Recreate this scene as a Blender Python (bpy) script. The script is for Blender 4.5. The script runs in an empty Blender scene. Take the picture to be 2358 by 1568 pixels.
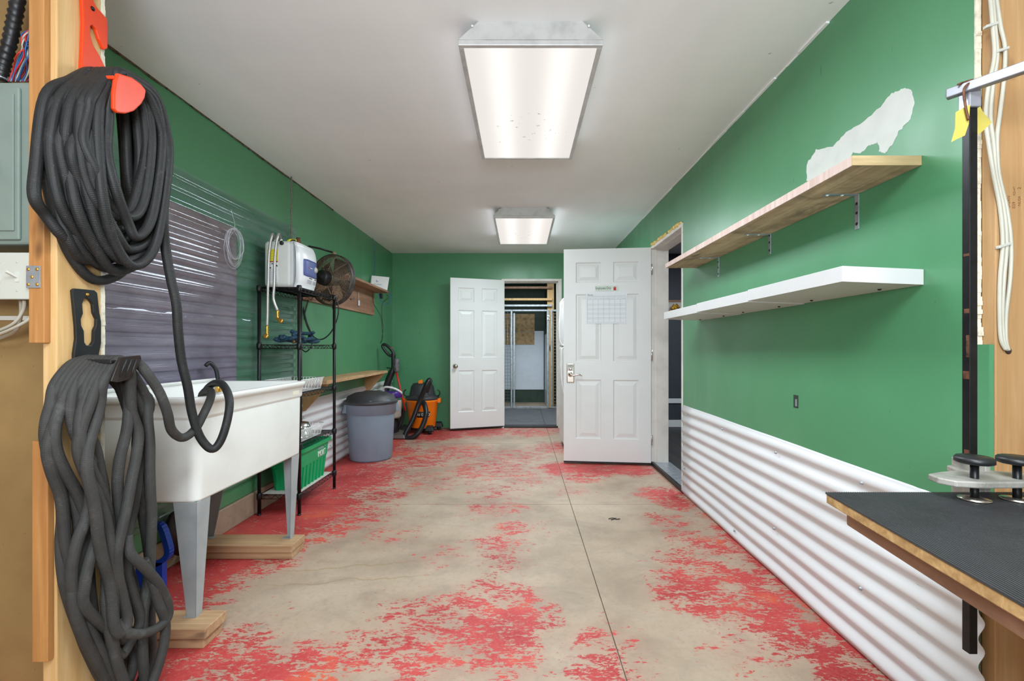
import bpy, bmesh, math, random
from mathutils import Vector, Matrix, noise
R = random.Random(7)
C = bpy.context.scene.collection
F = 1082.0; VX = 1200.0; VY = 800.0; H = 1.122
def P(px, py, Y): return Vector(((px-VX)*Y/F, Y, H-(py-VY)*Y/F))
def PX(px, py, x):
    Y = F*x/(px-VX); return Vector((x, Y, H-(py-VY)*Y/F))
def FL(px, py):
    Y = F*H/(py-VY); return ((px-VX)*Y/F, Y)

# ---------------- camera, world, exposure ----------------
cam = bpy.data.objects.new('camera', bpy.data.cameras.new('camera')); C.objects.link(cam)
cam.location = (0, 0, H); cam.rotation_euler = (math.pi/2, 0, 0)
cam.data.sensor_width = 36; cam.data.lens = 36*F/2358
cam.data.shift_x = -21/2358; cam.data.shift_y = 16/2358
cam.data.clip_start = 0.02
S = bpy.context.scene; S.camera = cam
S.view_settings.view_transform = 'Standard'; S.view_settings.look = 'None'
S.view_settings.gamma = 1; S.view_settings.use_curve_mapping = False
S.view_settings.exposure = 0.1
S.cycles.max_bounces = 10; S.cycles.diffuse_bounces = 5; S.cycles.glossy_bounces = 4
S.cycles.transparent_max_bounces = 12; S.cycles.sample_clamp_indirect = 4
S.cycles.use_denoising = True
w = bpy.data.worlds.new('world'); S.world = w; w.use_nodes = True
w.node_tree.nodes['Background'].inputs[0].default_value = (.8, .85, .9, 1)
w.node_tree.nodes['Background'].inputs[1].default_value = .5
def area(name, loc, sx, sy, power, col=(1, .97, .93), rot=(0, 0, 0)):
    l = bpy.data.lights.new(name, 'AREA'); l.shape = 'RECTANGLE'; l.size = sx; l.size_y = sy
    l.energy = power; l.color = col
    o = bpy.data.objects.new(name, l); C.objects.link(o); o.location = loc; o.rotation_euler = rot; return o
# unseen fill lights added out of frame, for this room and its neighbours
LC = (.82, .92, 1.0)
area('front_fill_light', (0, -1.5, 2.40), 3.6, 1.6, 8, LC)  # added overhead behind the camera for soft ambient light
area('front_wide_fill', (0, -2.3, 1.3), 4.2, 2.0, 9, (.82, .92, 1), (math.radians(90), 0, 0))  # no door here; wide cool fill added behind the camera
area('ceiling_fill_light', (0, -1.0, 1.5), .9, .6, 76, LC, (math.radians(128), 0, 0))  # tilted area light added to brighten the ceiling
area('kennel_fill_light', (0.2, 7.5, 2.40), 1.0, 1.0, 44, LC)  # added out of view to brighten the kennel room
area('side_room_fill_light', (2.4, 4.6, 2.40), .8, .8, 46, LC)  # added out of view to brighten the side room

# ---------------- materials ----------------
def srgb(c):
    return tuple(((v/255)/12.92 if v/255 <= .04045 else ((v/255+.055)/1.055)**2.4) for v in c)+(1,)
class N:
    def __init__(s, name):
        s.m = bpy.data.materials.new(name); s.m.use_nodes = True; s.t = s.m.node_tree; s.b = s.t.nodes['Principled BSDF']
    def n(s, k, **kw):
        x = s.t.nodes.new(k)
        for a, v in kw.items(): setattr(x, a, v)
        return x
    def l(s, a, b): s.t.links.new(a, b)
    def coord(s, scale=(1, 1, 1)):
        tc = s.n('ShaderNodeTexCoord'); mp = s.n('ShaderNodeMapping'); mp.inputs['Scale'].default_value = scale
        g = s.n('ShaderNodeNewGeometry'); s.l(g.outputs['Position'], mp.inputs['Vector']); return mp.outputs[0]
    def noise(s, vec, scale, detail=4, rough=.55, dist=0):
        x = s.n('ShaderNodeTexNoise'); x.inputs['Scale'].default_value = scale; x.inputs['Detail'].default_value = detail
        x.inputs['Roughness'].default_value = rough; x.inputs['Distortion'].default_value = dist; s.l(vec, x.inputs['Vector']); return x.outputs['Fac']
    def ramp(s, fac, stops):
        x = s.n('ShaderNodeValToRGB'); e = x.color_ramp.elements
        e[0].position = stops[0][0]; e[0].color = stops[0][1]; e[1].position = stops[-1][0]; e[1].color = stops[-1][1]
        for p, c in stops[1:-1]:
            q = e.new(p); q.color = c
        s.l(fac, x.inputs['Fac']); return x.outputs['Color']
    def mix(s, fac, a, b, mode='MIX'):
        x = s.n('ShaderNodeMix', data_type='RGBA', blend_type=mode)
        for i, v in ((0, fac), (6, a), (7, b)):
            if isinstance(v, bpy.types.NodeSocket): s.l(v, x.inputs[i])
            else: x.inputs[i].default_value = v
        return x.outputs[2]
    def math(s, op, a, b=0, clamp=False):
        x = s.n('ShaderNodeMath', operation=op, use_clamp=clamp)
        for i, v in ((0, a), (1, b)):
            if isinstance(v, bpy.types.NodeSocket): s.l(v, x.inputs[i])
            else: x.inputs[i].default_value = v
        return x.outputs[0]
    def bump(s, h, strength=.3, dist=.002):
        x = s.n('ShaderNodeBump'); x.inputs['Strength'].default_value = strength; x.inputs['Distance'].default_value = dist
        s.l(h, x.inputs['Height']); s.l(x.outputs[0], s.b.inputs['Normal'])
    def done(s, col=None, rough=.5, metal=0, spec=.5):
        if col is not None:
            if isinstance(col, bpy.types.NodeSocket): s.l(col, s.b.inputs['Base Color'])
            else: s.b.inputs['Base Color'].default_value = col
        if isinstance(rough, bpy.types.NodeSocket): s.l(rough, s.b.inputs['Roughness'])
        else: s.b.inputs['Roughness'].default_value = rough
        s.b.inputs['Metallic'].default_value = metal; s.b.inputs['Specular IOR Level'].default_value = spec
        return s.m
def plain(name, c, rough=.5, metal=0, var=.06, sc=8, bump=0, bsc=200, spec=.5):
    q = N(name); v = q.coord(); f = q.noise(v, sc, 5)
    a = srgb(c); d = tuple(x*(1-var*2.2) for x in a[:3])+(1,); u = tuple(min(1, x*(1+var)) for x in a[:3])+(1,)
    col = q.ramp(f, [(.3, d), (.5, a), (.7, u)])
    if bump: q.bump(q.noise(v, bsc, 3), bump, .001)
    return q.done(col, rough, metal, spec)
def wood(name, c1, c2, axis=2, rough=.6, sc=1.0, streak=0.0, knots=True):
    q = N(name); s = [38*sc]*3; s[axis] = 2.2*sc
    v = q.coord(tuple(s)); f = q.noise(v, 1.0, 6, .6, .6)
    col = q.ramp(f, [(.25, srgb(c2)), (.5, srgb(tuple((a+b)/2 for a, b in zip(c1, c2)))), (.72, srgb(c1))])
    if knots:
        s2 = [9.0]*3; s2[axis] = 4.0
        k = q.noise(q.coord(tuple(s2)), 1.0, 2, .4); kf = q.ramp(k, [(.70, (0, 0, 0, 1)), (.78, (1, 1, 1, 1))])
        col = q.mix(kf, col, srgb(tuple(x*.55 for x in c2)))
    if streak:
        k = q.noise(q.coord((3, 3, 3)), 1.3, 5, .7, 1.5); kf = q.ramp(k, [(.45, (0, 0, 0, 1)), (.75, (streak,)*3+(1,))])
        col = q.mix(kf, col, srgb((70, 50, 38)))
    q.bump(f, .25, .002)
    return q.done(col, rough)
M = {}
M['white'] = plain('white_paint', (232, 232, 230), .45, var=.02)
M['door'] = plain('door_white_paint', (226, 229, 227), .38, var=.015, sc=3)
M['trimw'] = plain('trim_off_white', (222, 218, 210), .5, var=.05)
M['whitemetal'] = plain('white_corrugated_metal', (224, 224, 226), .3, var=.015, sc=3)
M['sink'] = plain('white_sink_plastic', (232, 233, 229), .35, var=.025, sc=5)
M['green_bin'] = plain('green_plastic', (0, 158, 96), .38, var=.06)
M['black'] = plain('black_plastic', (26, 26, 28), .42, var=.2)
M['blackm'] = plain('black_metal', (24, 24, 26), .35, .3, var=.2)
M['bin_grey'] = plain('grey_blue_plastic', (126, 140, 156), .48, var=.05, sc=4, bump=.15)
M['lid'] = plain('charcoal_plastic', (54, 55, 58), .5, var=.12, bump=.2)
M['orange'] = plain('orange_plastic', (250, 128, 12), .35, var=.05)
M['hook'] = plain('orange_red_plastic', (222, 62, 12), .42, var=.05)
M['grey_metal'] = plain('grey_painted_metal', (160, 164, 166), .42, .1, var=.08, sc=6)
M['galv'] = plain('galvanised_steel', (165, 170, 175), .38, .6, var=.14, sc=25)
M['chrome'] = plain('brushed_nickel', (200, 192, 182), .25, .95, var=.05)
M['steel'] = plain('stainless_steel', (200, 200, 200), .16, 1, var=.04)
M['brass'] = plain('brass', (222, 170, 80), .28, .9, var=.08)
M['panel_grey'] = plain('panel_grey_enamel', (130, 144, 136), .4, .1, var=.04)
M['ivory'] = plain('ivory_plastic', (192, 192, 182), .35, var=.015)
M['cable_w'] = plain('white_cable', (192, 188, 172), .45, var=.05)
M['gypsum'] = plain('torn_gypsum', (226, 218, 196), .9, var=.12, sc=60, bump=.6, bsc=90)
M['redp'] = plain('red_plastic', (200, 32, 30), .35)
M['blue'] = plain('blue_plastic', (12, 70, 190), .35)
M['bluecable'] = plain('blue_cable', (50, 96, 150), .45)
M['purple'] = plain('purple_plastic', (72, 34, 130), .3)
M['yellow'] = plain('yellow_label', (232, 216, 30), .5, var=.04)
M['tag'] = plain('yellow_paper_tag', (196, 180, 84), .7, var=.06)
M['red'] = plain('red_ink', (196, 40, 40), .6)
M['ink'] = plain('black_ink', (28, 40, 34), .7, var=.02)
M['greyink'] = plain('grey_ink', (150, 158, 168), .7, var=.02)
M['paper'] = plain('white_paper', (232, 236, 240), .6, var=.01)
M['navy'] = plain('blue_front_panel', (86, 98, 158), .35, var=.02)
M['foam'] = plain('yellow_spray_foam', (232, 200, 120), .8, var=.15, sc=40)
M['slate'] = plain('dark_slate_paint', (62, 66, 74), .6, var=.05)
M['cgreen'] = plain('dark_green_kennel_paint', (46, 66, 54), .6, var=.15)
M['frp'] = plain('white_wall_sheet', (215, 222, 232), .4, var=.02)
M['mat'] = plain('grey_rubber_mat', (92, 94, 98), .7, var=.12, sc=5, bump=.3)
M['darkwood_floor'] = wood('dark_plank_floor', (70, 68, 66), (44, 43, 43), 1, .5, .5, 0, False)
M['cast'] = plain('cast_metal_bracket', (176, 172, 164), .5, .4, var=.18, sc=20, bump=.5)
M['rope'] = plain('frayed_rope', (120, 116, 104), .9, var=.3, sc=60)
M['hose_r'] = plain('rusty_brown_metal', (104, 66, 46), .6, .4, var=.4, sc=60)
M['cage'] = plain('dusty_bronze_wire', (140, 122, 102), .5, .5, var=.25, sc=30)
M['braid'] = plain('braided_steel', (196, 192, 188), .35, .6, var=.12, sc=300)
M['bluehose'] = plain('woven_blue_hose', (28, 62, 82), .8, var=.8, sc=110, bump=.6)
M['pine'] = wood('pine_stud', (222, 188, 136), (196, 152, 94), 2, .6)
M['pine_o'] = wood('orange_pine_stud', (196, 144, 84), (160, 104, 54), 2, .6)
M['pine_r'] = wood('pale_pine_stud', (192, 156, 110), (168, 124, 78), 2, .6)
M['block'] = wood('pine_block', (194, 162, 124), (156, 120, 86), 0, .65)
M['shelfwood'] = wood('weathered_shelf_wood', (206, 180, 146), (158, 126, 92), 1, .7, .8, .75)
M['shelfedge'] = wood('whitewashed_shelf_edge', (228, 208, 200), (196, 168, 156), 2, .7, 1, 0, False)
M['osb'] = plain('oriented_strand_board', (186, 154, 112), .75, var=.22, sc=16, bump=.3, bsc=40)
M['brownply'] = wood('brown_shelf_board', (184, 144, 118), (138, 100, 78), 1, .65, .6, .3)
M['ply'] = wood('plywood_edge', (212, 176, 122), (150, 112, 66), 0, .6, 1.2, .5, False)

def m_green():
    q = N('green_wall_paint'); v = q.coord(); f = q.noise(v, 1.6, 4)
    v2 = q.coord((1, 1, .25)); g = q.noise(v2, 5, 3)
    c = q.ramp(f, [(.3, srgb((76, 138, 96))), (.7, srgb((84, 147, 104)))])
    sc = q.noise(q.coord((10, 10, 2.5)), 5, 2, .4); sf = q.ramp(sc, [(.76, (0, 0, 0, 1)), (.80, (.5, .5, .5, 1))])
    c = q.mix(sf, c, srgb((44, 92, 62)))
    q.bump(q.noise(v, 160, 2), .12, .001)
    r = q.ramp(g, [(.3, (.42,)*3+(1,)), (.7, (.30,)*3+(1,))])
    return q.done(c, r)
M['green'] = m_green()
def m_ceiling():
    q = N('grey_ceiling_paint'); f = q.noise(q.coord((1, .35, 1)), 1.6, 5, .6); g = q.noise(q.coord((.4, 1.6, 1)), 2.2, 4)
    c = q.ramp(f, [(.3, srgb((234, 235, 236))), (.7, srgb((245, 246, 246)))])
    gf = q.ramp(g, [(.5, (0, 0, 0, 1)), (.7, (.35,)*3+(1,))])
    c = q.mix(gf, c, srgb((248, 248, 247)))
    sp = q.noise(q.coord(), 22, 3, .5); sf = q.ramp(sp, [(.76, (0, 0, 0, 1)), (.79, (.6,)*3+(1,))])
    c = q.mix(sf, c, srgb((150, 148, 146)))
    q.bump(q.noise(q.coord(), 60, 3), .15, .002)
    return q.done(c, .7)
M['ceil'] = m_ceiling()
def m_concrete(name, paint):
    q = N(name); v = q.coord(); f = q.noise(v, 1.7, 7, .62); g = q.noise(v, 45, 5, .7); h = q.noise(v, 5, 6, .7, 1.0)
    c = q.ramp(f, [(.28, srgb((140, 122, 103))), (.5, srgb((167, 148, 127))), (.75, srgb((182, 164, 144)))])
    gf = q.ramp(g, [(.52, (0, 0, 0, 1)), (.78, (.5,)*3+(1,))]); c = q.mix(gf, c, srgb((132, 118, 102)))
    hf = q.ramp(h, [(.52, (0, 0, 0, 1)), (.8, (.6,)*3+(1,))]); c = q.mix(hf, c, srgb((138, 126, 114)))
    # two wavering ochre water stain lines left of the floor joint
    sx_ = q.n('ShaderNodeSeparateXYZ'); q.l(v, sx_.inputs[0]); X_, Y_ = sx_.outputs['X'], sx_.outputs['Y']
    wob = q.math('MULTIPLY', q.math('SUBTRACT', q.noise(q.coord((1, .2, 1)), 5, 4, .6), .5), .16)
    win = q.math('MULTIPLY', q.math('MULTIPLY', q.math('ADD', X_, 1.25), 6, True), q.math('MULTIPLY', q.math('SUBTRACT', -.42, X_), 6, True))
    for k0, k1 in ((2.37, .128), (2.559, .169)):
        a = q.math('ABSOLUTE', q.math('SUBTRACT', q.math('SUBTRACT', Y_, q.math('ADD', k0, q.math('MULTIPLY', X_, k1))), wob))
        lf = q.math('MULTIPLY', q.math('MULTIPLY', q.math('SUBTRACT', 1, q.math('MULTIPLY', a, 110), True), .55), win); c = q.mix(lf, c, srgb((138, 112, 66)))
    dk = q.ramp(q.noise(q.coord((1, 1.5, 1)), 2.6, 6, .66, .6), [(.5, (0, 0, 0, 1)), (.72, (.55,)*3+(1,))]); c = q.mix(dk, c, srgb((128, 114, 100)))
    pit = q.ramp(q.noise(v, 85, 3, .6), [(.68, (0, 0, 0, 1)), (.76, (.5,)*3+(1,))]); c = q.mix(pit, c, srgb((96, 84, 72)))
    rough = .62
    if paint:
        at = q.n('ShaderNodeAttribute', attribute_name='paint'); d = at.outputs['Fac']
        n1 = q.noise(q.coord((.8, 1.7, 1)), 42, 7, .74, .5); n2 = q.noise(q.coord((.9, 1.6, 1)), 9.5, 5, .64, .4)
        mx = q.math('ADD', q.math('MULTIPLY', n1, .58), q.math('MULTIPLY', n2, .42))
        thr = q.math('ADD', .55, q.math('MULTIPLY', q.math('SUBTRACT', mx, .5), 4.9))
        m = q.math('ADD', q.math('MULTIPLY', q.math('SUBTRACT', d, thr), 9), .5, True)
        hue = q.noise(v, 2.3, 4, .6)
        pc = q.ramp(hue, [(.35, srgb((160, 38, 40))), (.56, srgb((186, 62, 60))), (.70, srgb((206, 88, 52)))])
        fl = q.noise(v, 70, 4, .7); ff = q.ramp(fl, [(.45, (0, 0, 0, 1)), (.75, (.45,)*3+(1,))]); pc = q.mix(ff, pc, srgb((182, 108, 100)))
        # thin scuffed film where the coat is nearly gone
        film = q.math('MULTIPLY', d, .38, True); c = q.mix(film, c, srgb((178, 108, 96)))
        c = q.mix(m, c, pc)
    q.bump(g, .2, .002)
    return q.done(c, rough)
M['floor'] = m_concrete('worn_red_painted_concrete', True)
M['concrete'] = m_concrete('bare_concrete', False)
def m_board():
    q = N('tan_board'); v = q.coord(); f = q.noise(v, 3, 6, .6)
    c = q.ramp(f, [(.3, srgb((132, 104, 62))), (.7, srgb((160, 130, 82)))])
    s = q.noise(v, 70, 2); c = q.mix(q.ramp(s, [(.7, (0, 0, 0, 1)), (.74, (.4,)*3+(1,))]), c, srgb((110, 78, 48)))
    return q.done(c, .6)
M['board'] = m_board()
def m_backing():
    q = N('mauve_backing_board'); f = q.noise(q.coord((1, 1.3, 3)), 2.5, 6, .65, .8)
    sp = q.n('ShaderNodeSeparateXYZ'); g = q.n('ShaderNodeNewGeometry'); q.l(g.outputs['Position'], sp.inputs[0])
    z = q.math('SUBTRACT', 1.95, sp.outputs['Z']); z = q.math('MULTIPLY', z, .9, True)
    a = q.ramp(f, [(.3, srgb((130, 106, 98))), (.7, srgb((176, 152, 144)))]); b = q.ramp(f, [(.3, srgb((126, 112, 132))), (.7, srgb((162, 150, 168)))])
    return q.done(q.mix(z, a, b), .6)
M['backing'] = m_backing()
def m_clear():
    q = N('clear_corrugated_plastic'); t = q.t
    tr = q.n('ShaderNodeBsdfTransparent'); tr.inputs[0].default_value = (.88, .91, .95, 1)
    gl = q.n('ShaderNodeBsdfGlossy'); gl.inputs['Roughness'].default_value = .07; gl.inputs[0].default_value = (.9, .93, 1, 1)
    df = q.n('ShaderNodeBsdfDiffuse'); df.inputs[0].default_value = (.62, .66, .78, 1)
    fr = q.n('ShaderNodeFresnel'); fr.inputs[0].default_value = 1.5
    m1 = q.n('ShaderNodeMixShader'); m2 = q.n('ShaderNodeMixShader')
    q.l(q.math('MULTIPLY', fr.outputs[0], .7), m1.inputs[0]); q.l(tr.outputs[0], m1.inputs[1]); q.l(gl.outputs[0], m1.inputs[2])
    nf = q.ramp(q.noise(q.coord((1, .6, 6)), 3, 5, .7), [(.4, (.03,)*3+(1,)), (.8, (.16,)*3+(1,))])
    q.l(nf, m2.inputs[0]); q.l(m1.outputs[0], m2.inputs[1]); q.l(df.outputs[0], m2.inputs[2])
    q.l(m2.outputs[0], t.nodes['Material Output'].inputs['Surface']); return q.m
M['clear'] = m_clear()
def m_line():
    q = N('clear_line'); q.b.inputs['Roughness'].default_value = .15; q.b.inputs['Alpha'].default_value = .6; q.b.inputs['Base Color'].default_value = (.8, .82, .88, 1); return q.m
M['line'] = m_line()
def m_hose(name, c, wr=.55):
    q = N(name); uv = q.n('ShaderNodeUVMap'); sp = q.n('ShaderNodeSeparateXYZ'); q.l(uv.outputs[0], sp.inputs[0])
    u = sp.outputs['X']; vv = sp.outputs['Y']
    rib = q.math('SINE', q.math('MULTIPLY', u, 2*math.pi/.0046)); lon = q.math('SINE', q.math('MULTIPLY', vv, 2*math.pi*14))
    k = q.noise(q.coord(), 7, 4, .6)
    kk = q.math('MULTIPLY', q.math('SUBTRACT', k, .42), 2.6, True)
    weave = q.math('MULTIPLY', rib, q.math('ADD', .6, q.math('MULTIPLY', lon, .5)))
    hgt = q.math('ADD', q.math('MULTIPLY', weave, q.math('ADD', .16, kk)), q.math('MULTIPLY', lon, .2))
    a = srgb(c); f = q.noise(q.coord(), 14, 6, .7)
    col = q.ramp(f, [(.35, tuple(x*.7 for x in a[:3])+(1,)), (.6, a), (.8, tuple(x*2.0+.01 for x in a[:3])+(1,))])
    dust = q.noise(q.coord(), 120, 3, .6); col = q.mix(q.ramp(dust, [(.66, (0, 0, 0, 1)), (.78, (.35,)*3+(1,))]), col, srgb((128, 126, 118)))
    q.bump(hgt, .38, .0012); return q.done(col, wr, 0, .35)
M['hose'] = m_hose('black_fabric_hose', (38, 38, 38))
M['hose2'] = m_hose('charcoal_fabric_hose', (60, 59, 57), .7)
def m_diff():
    q = N('lit_prismatic_diffuser'); tc = q.n('ShaderNodeTexCoord'); sp = q.n('ShaderNodeSeparateXYZ'); q.l(tc.outputs['Object'], sp.inputs[0])
    x = q.math('ABSOLUTE', sp.outputs['X']); d = q.math('SUBTRACT', x, .13); band = q.math('EXPONENT', q.math('MULTIPLY', q.math('MULTIPLY', d, d), -260))
    px = q.math('SINE', q.math('MULTIPLY', sp.outputs['X'], 900)); py = q.math('SINE', q.math('MULTIPLY', sp.outputs['Y'], 620))
    pr = q.math('MULTIPLY', q.math('MULTIPLY', px, py), .035)
    s = q.math('ADD', q.math('ADD', q.math('MULTIPLY', band, .24), .80), pr)
    n = q.noise(tc.outputs['Object'], 26, 3, .6); r2 = q.math('ADD', q.math('MULTIPLY', sp.outputs['X'], sp.outputs['X']), q.math('MULTIPLY', q.math('ADD', sp.outputs['Y'], -.15), q.math('ADD', sp.outputs['Y'], -.15)))
    thr = q.math('ADD', .60, q.math('MULTIPLY', r2, 1.3)); sp2 = q.math('MULTIPLY', q.math('SUBTRACT', n, thr), 14, True)
    s = q.math('MULTIPLY', s, q.math('SUBTRACT', 1, q.math('MULTIPLY', sp2, .5)))
    em = q.n('ShaderNodeEmission'); em.inputs[0].default_value = (1, .95, .90, 1); q.l(s, em.inputs[1])
    q.l(em.outputs[0], q.t.nodes['Material Output'].inputs['Surface']); return q.m
M['diff'] = m_diff()

# ---------------- mesh helpers ----------------
class MB:
    def __init__(s): s.v = []; s.f = []; s.uv = {}; s.sm = set()
    def add(s, vs, fs, smooth=False):
        o = len(s.v); s.v += [Vector(v) for v in vs]
        for f in fs:
            if smooth: s.sm.add(len(s.f))
            s.f.append(tuple(i+o for i in f))
        return s
    def box(s, x0, y0, z0, x1, y1, z1):
        return s.add([(x0, y0, z0), (x1, y0, z0), (x1, y1, z0), (x0, y1, z0), (x0, y0, z1), (x1, y0, z1), (x1, y1, z1), (x0, y1, z1)],
              [(0, 3, 2, 1), (4, 5, 6, 7), (0, 1, 5, 4), (1, 2, 6, 5), (2, 3, 7, 6), (3, 0, 4, 7)])
    def hexa(s, a, b):  # two quads (4 pts each)
        return s.add(list(a)+list(b), [(3, 2, 1, 0), (4, 5, 6, 7), (0, 1, 5, 4), (1, 2, 6, 5), (2, 3, 7, 6), (3, 0, 4, 7)])
    def prism(s, poly, axis, a, b):
        def mk(p, t):
            return {'x': (t, p[0], p[1]), 'y': (p[0], t, p[1]), 'z': (p[0], p[1], t)}[axis]
        n = len(poly)
        return s.add([mk(p, a) for p in poly]+[mk(p, b) for p in poly], [tuple(range(n))[::-1], tuple(range(n, 2*n))]+[(i, (i+1) % n, n+(i+1) % n, n+i) for i in range(n)])
    def frames(s, pts, closed=False):
        T = []
        n = len(pts)
        for i in range(n):
            a = pts[(i-1) % n] if (closed or i > 0) else pts[i]; b = pts[(i+1) % n] if (closed or i < n-1) else pts[i]
            t = (b-a); T.append(t.normalized() if t.length > 1e-9 else Vector((0, 0, 1)))
        up = Vector((0, 0, 1)) if abs(T[0].z) < .9 else Vector((1, 0, 0))
        u = T[0].cross(up).normalized(); out = []
        for t in T:
            u = (u-t*u.dot(t))
            u = u.normalized() if u.length > 1e-6 else t.orthogonal().normalized()
            out.append((u, t.cross(u)))
        return out
    def tube(s, pts, r, n=8, closed=False, uv=False, caps=True):
        pts = [Vector(p) for p in pts]; fr = s.frames(pts, closed); o = len(s.v); L = 0; Ls = []
        for i, (p, (u, v)) in enumerate(zip(pts, fr)):
            if i: L += (p-pts[i-1]).length
            Ls.append(L); rr = r[i] if isinstance(r, (list, tuple)) else r
            for k in range(n):
                a = 2*math.pi*k/n; s.v.append(p+u*(rr*math.cos(a))+v*(rr*math.sin(a)))
        m = len(pts)
        for i in range(m if closed else m-1):
            j = (i+1) % m
            for k in range(n):
                k2 = (k+1) % n
                if uv: s.uv[len(s.f)] = [(Ls[i], k/n), (Ls[i], (k+1)/n), (Ls[j], (k+1)/n), (Ls[j], k/n)]
                s.sm.add(len(s.f)); s.f.append((o+i*n+k, o+i*n+k2, o+j*n+k2, o+j*n+k))
        if caps and not closed:
            s.f.append(tuple(o+k for k in range(n))[::-1]); s.f.append(tuple(o+(m-1)*n+k for k in range(n)))
        return s
    def lathe(s, prof, c, n=24, mat=None, sm=True, caps=True):  # prof (r,h) about +Z at c, mat rotates
        o = len(s.v); c = Vector(c)
        for r, h in prof:
            for k in range(n):
                a = 2*math.pi*k/n; p = Vector((r*math.cos(a), r*math.sin(a), h))
                if mat is not None: p = mat @ p
                s.v.append(c+p)
        for i in range(len(prof)-1):
            for k in range(n):
                k2 = (k+1) % n
                if sm: s.sm.add(len(s.f))
                s.f.append((o+i*n+k, o+i*n+k2, o+(i+1)*n+k2, o+(i+1)*n+k))
        if caps:
            if prof[0][0] > 1e-6: s.f.append(tuple(o+k for k in range(n))[::-1])
            if prof[-1][0] > 1e-6: s.f.append(tuple(o+(len(prof)-1)*n+k for k in range(n)))
        return s
    def build(s, name, mat, parent=None, bevel=0, solid=0, seg=2):
        me = bpy.data.meshes.new(name); off = parent['_o'] if parent is not None else (0, 0, 0)
        off = Vector(off)
        me.from_pydata([v-off for v in s.v], [], s.f); me.materials.append(mat if not isinstance(mat, str) else M[mat])
        for i, p in enumerate(me.polygons): p.use_smooth = i in s.sm
        if s.uv:
            ul = me.uv_layers.new(name='UVMap')
            for i, p in enumerate(me.polygons):
                if i in s.uv:
                    for li, q in zip(p.loop_indices, s.uv[i]): ul.data[li].uv = q
        me.update()
        o = bpy.data.objects.new(name, me); C.objects.link(o)
        if parent is not None: o.parent = parent
        o['_o'] = tuple(off)
        if bevel:
            b = o.modifiers.new('bevel', 'BEVEL'); b.width = bevel; b.segments = seg; b.limit_method = 'ANGLE'; b.angle_limit = .6
        if solid:
            b = o.modifiers.new('thick', 'SOLIDIFY'); b.thickness = solid
        return o
def tag(o, label, cat, group=None):
    o['label'] = label; o['category'] = cat
    if group: o['group'] = group
    return o
def thing(name, label, cat, loc, group=None):
    o = bpy.data.objects.new(name, None); C.objects.link(o); o.location = loc; o['_o'] = tuple(loc); o.empty_display_size = .1
    return tag(o, label, cat, group)
def struct(o): o['kind'] = 'structure'; return o
def B(*a): return MB().box(*a)
def cr(pts, k=6, closed=False):  # Catmull-Rom
    pts = [Vector(p) for p in pts]; n = len(pts); out = []
    for i in range(n if closed else n-1):
        g = (lambda j: pts[j % n]) if closed else (lambda j: pts[max(0, min(n-1, j))])
        p0, p1, p2, p3 = g(i-1), g(i), g(i+1), g(i+2)
        for t in range(k):
            t /= k
            out.append(.5*((2*p1)+(-p0+p2)*t+(2*p0-5*p1+4*p2-p3)*t*t+(-p0+3*p1-3*p2+p3)*t**3))
    if not closed: out.append(pts[-1])
    return out
def text(body, size, loc, u, v, mat, name, parent=None, ext=.0006, align='LEFT', sx=1):
    cu = bpy.data.curves.new('t', 'FONT'); cu.body = body; cu.size = size; cu.extrude = ext; cu.align_x = align; cu.resolution_u = 3
    ob = bpy.data.objects.new('t', cu); C.objects.link(ob); dg = bpy.context.evaluated_depsgraph_get()
    me = bpy.data.meshes.new_from_object(ob.evaluated_get(dg)); bpy.data.objects.remove(ob)
    u = Vector(u).normalized(); v = Vector(v).normalized(); n = u.cross(v); off = Vector(parent['_o']) if parent is not None else Vector()
    for q in me.vertices: q.co = Vector(loc)-off+u*q.co.x*sx+v*q.co.y+n*q.co.z
    me.name = name; me.materials.clear(); me.materials.append(M[mat]); o = bpy.data.objects.new(name, me); C.objects.link(o)
    if parent is not None: o.parent = parent
    o['_o'] = tuple(off); return o
def corr(axis_pts, z0, z1, x0, sgn, A, pitch, y0, y1, ny=2, ph=0):
    m = MB(); n = int((z1-z0)/pitch*10); vs = []; fs = []
    for i in range(n+1):
        z = z0+(z1-z0)*i/n; x = x0+sgn*A*(1+math.cos(2*math.pi*(z1-z)/pitch+ph))
        for j in range(ny): vs.append((x+sgn*.002*math.sin(j*1.7), y0+(y1-y0)*j/(ny-1), z))
    for i in range(n):
        for j in range(ny-1): fs.append((i*ny+j, i*ny+j+1, (i+1)*ny+j+1, (i+1)*ny+j))
    m.add(vs, fs, True); return m

XL, XR, YB, ZC = -1.802, 1.247, 6.57, 2.44
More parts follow.
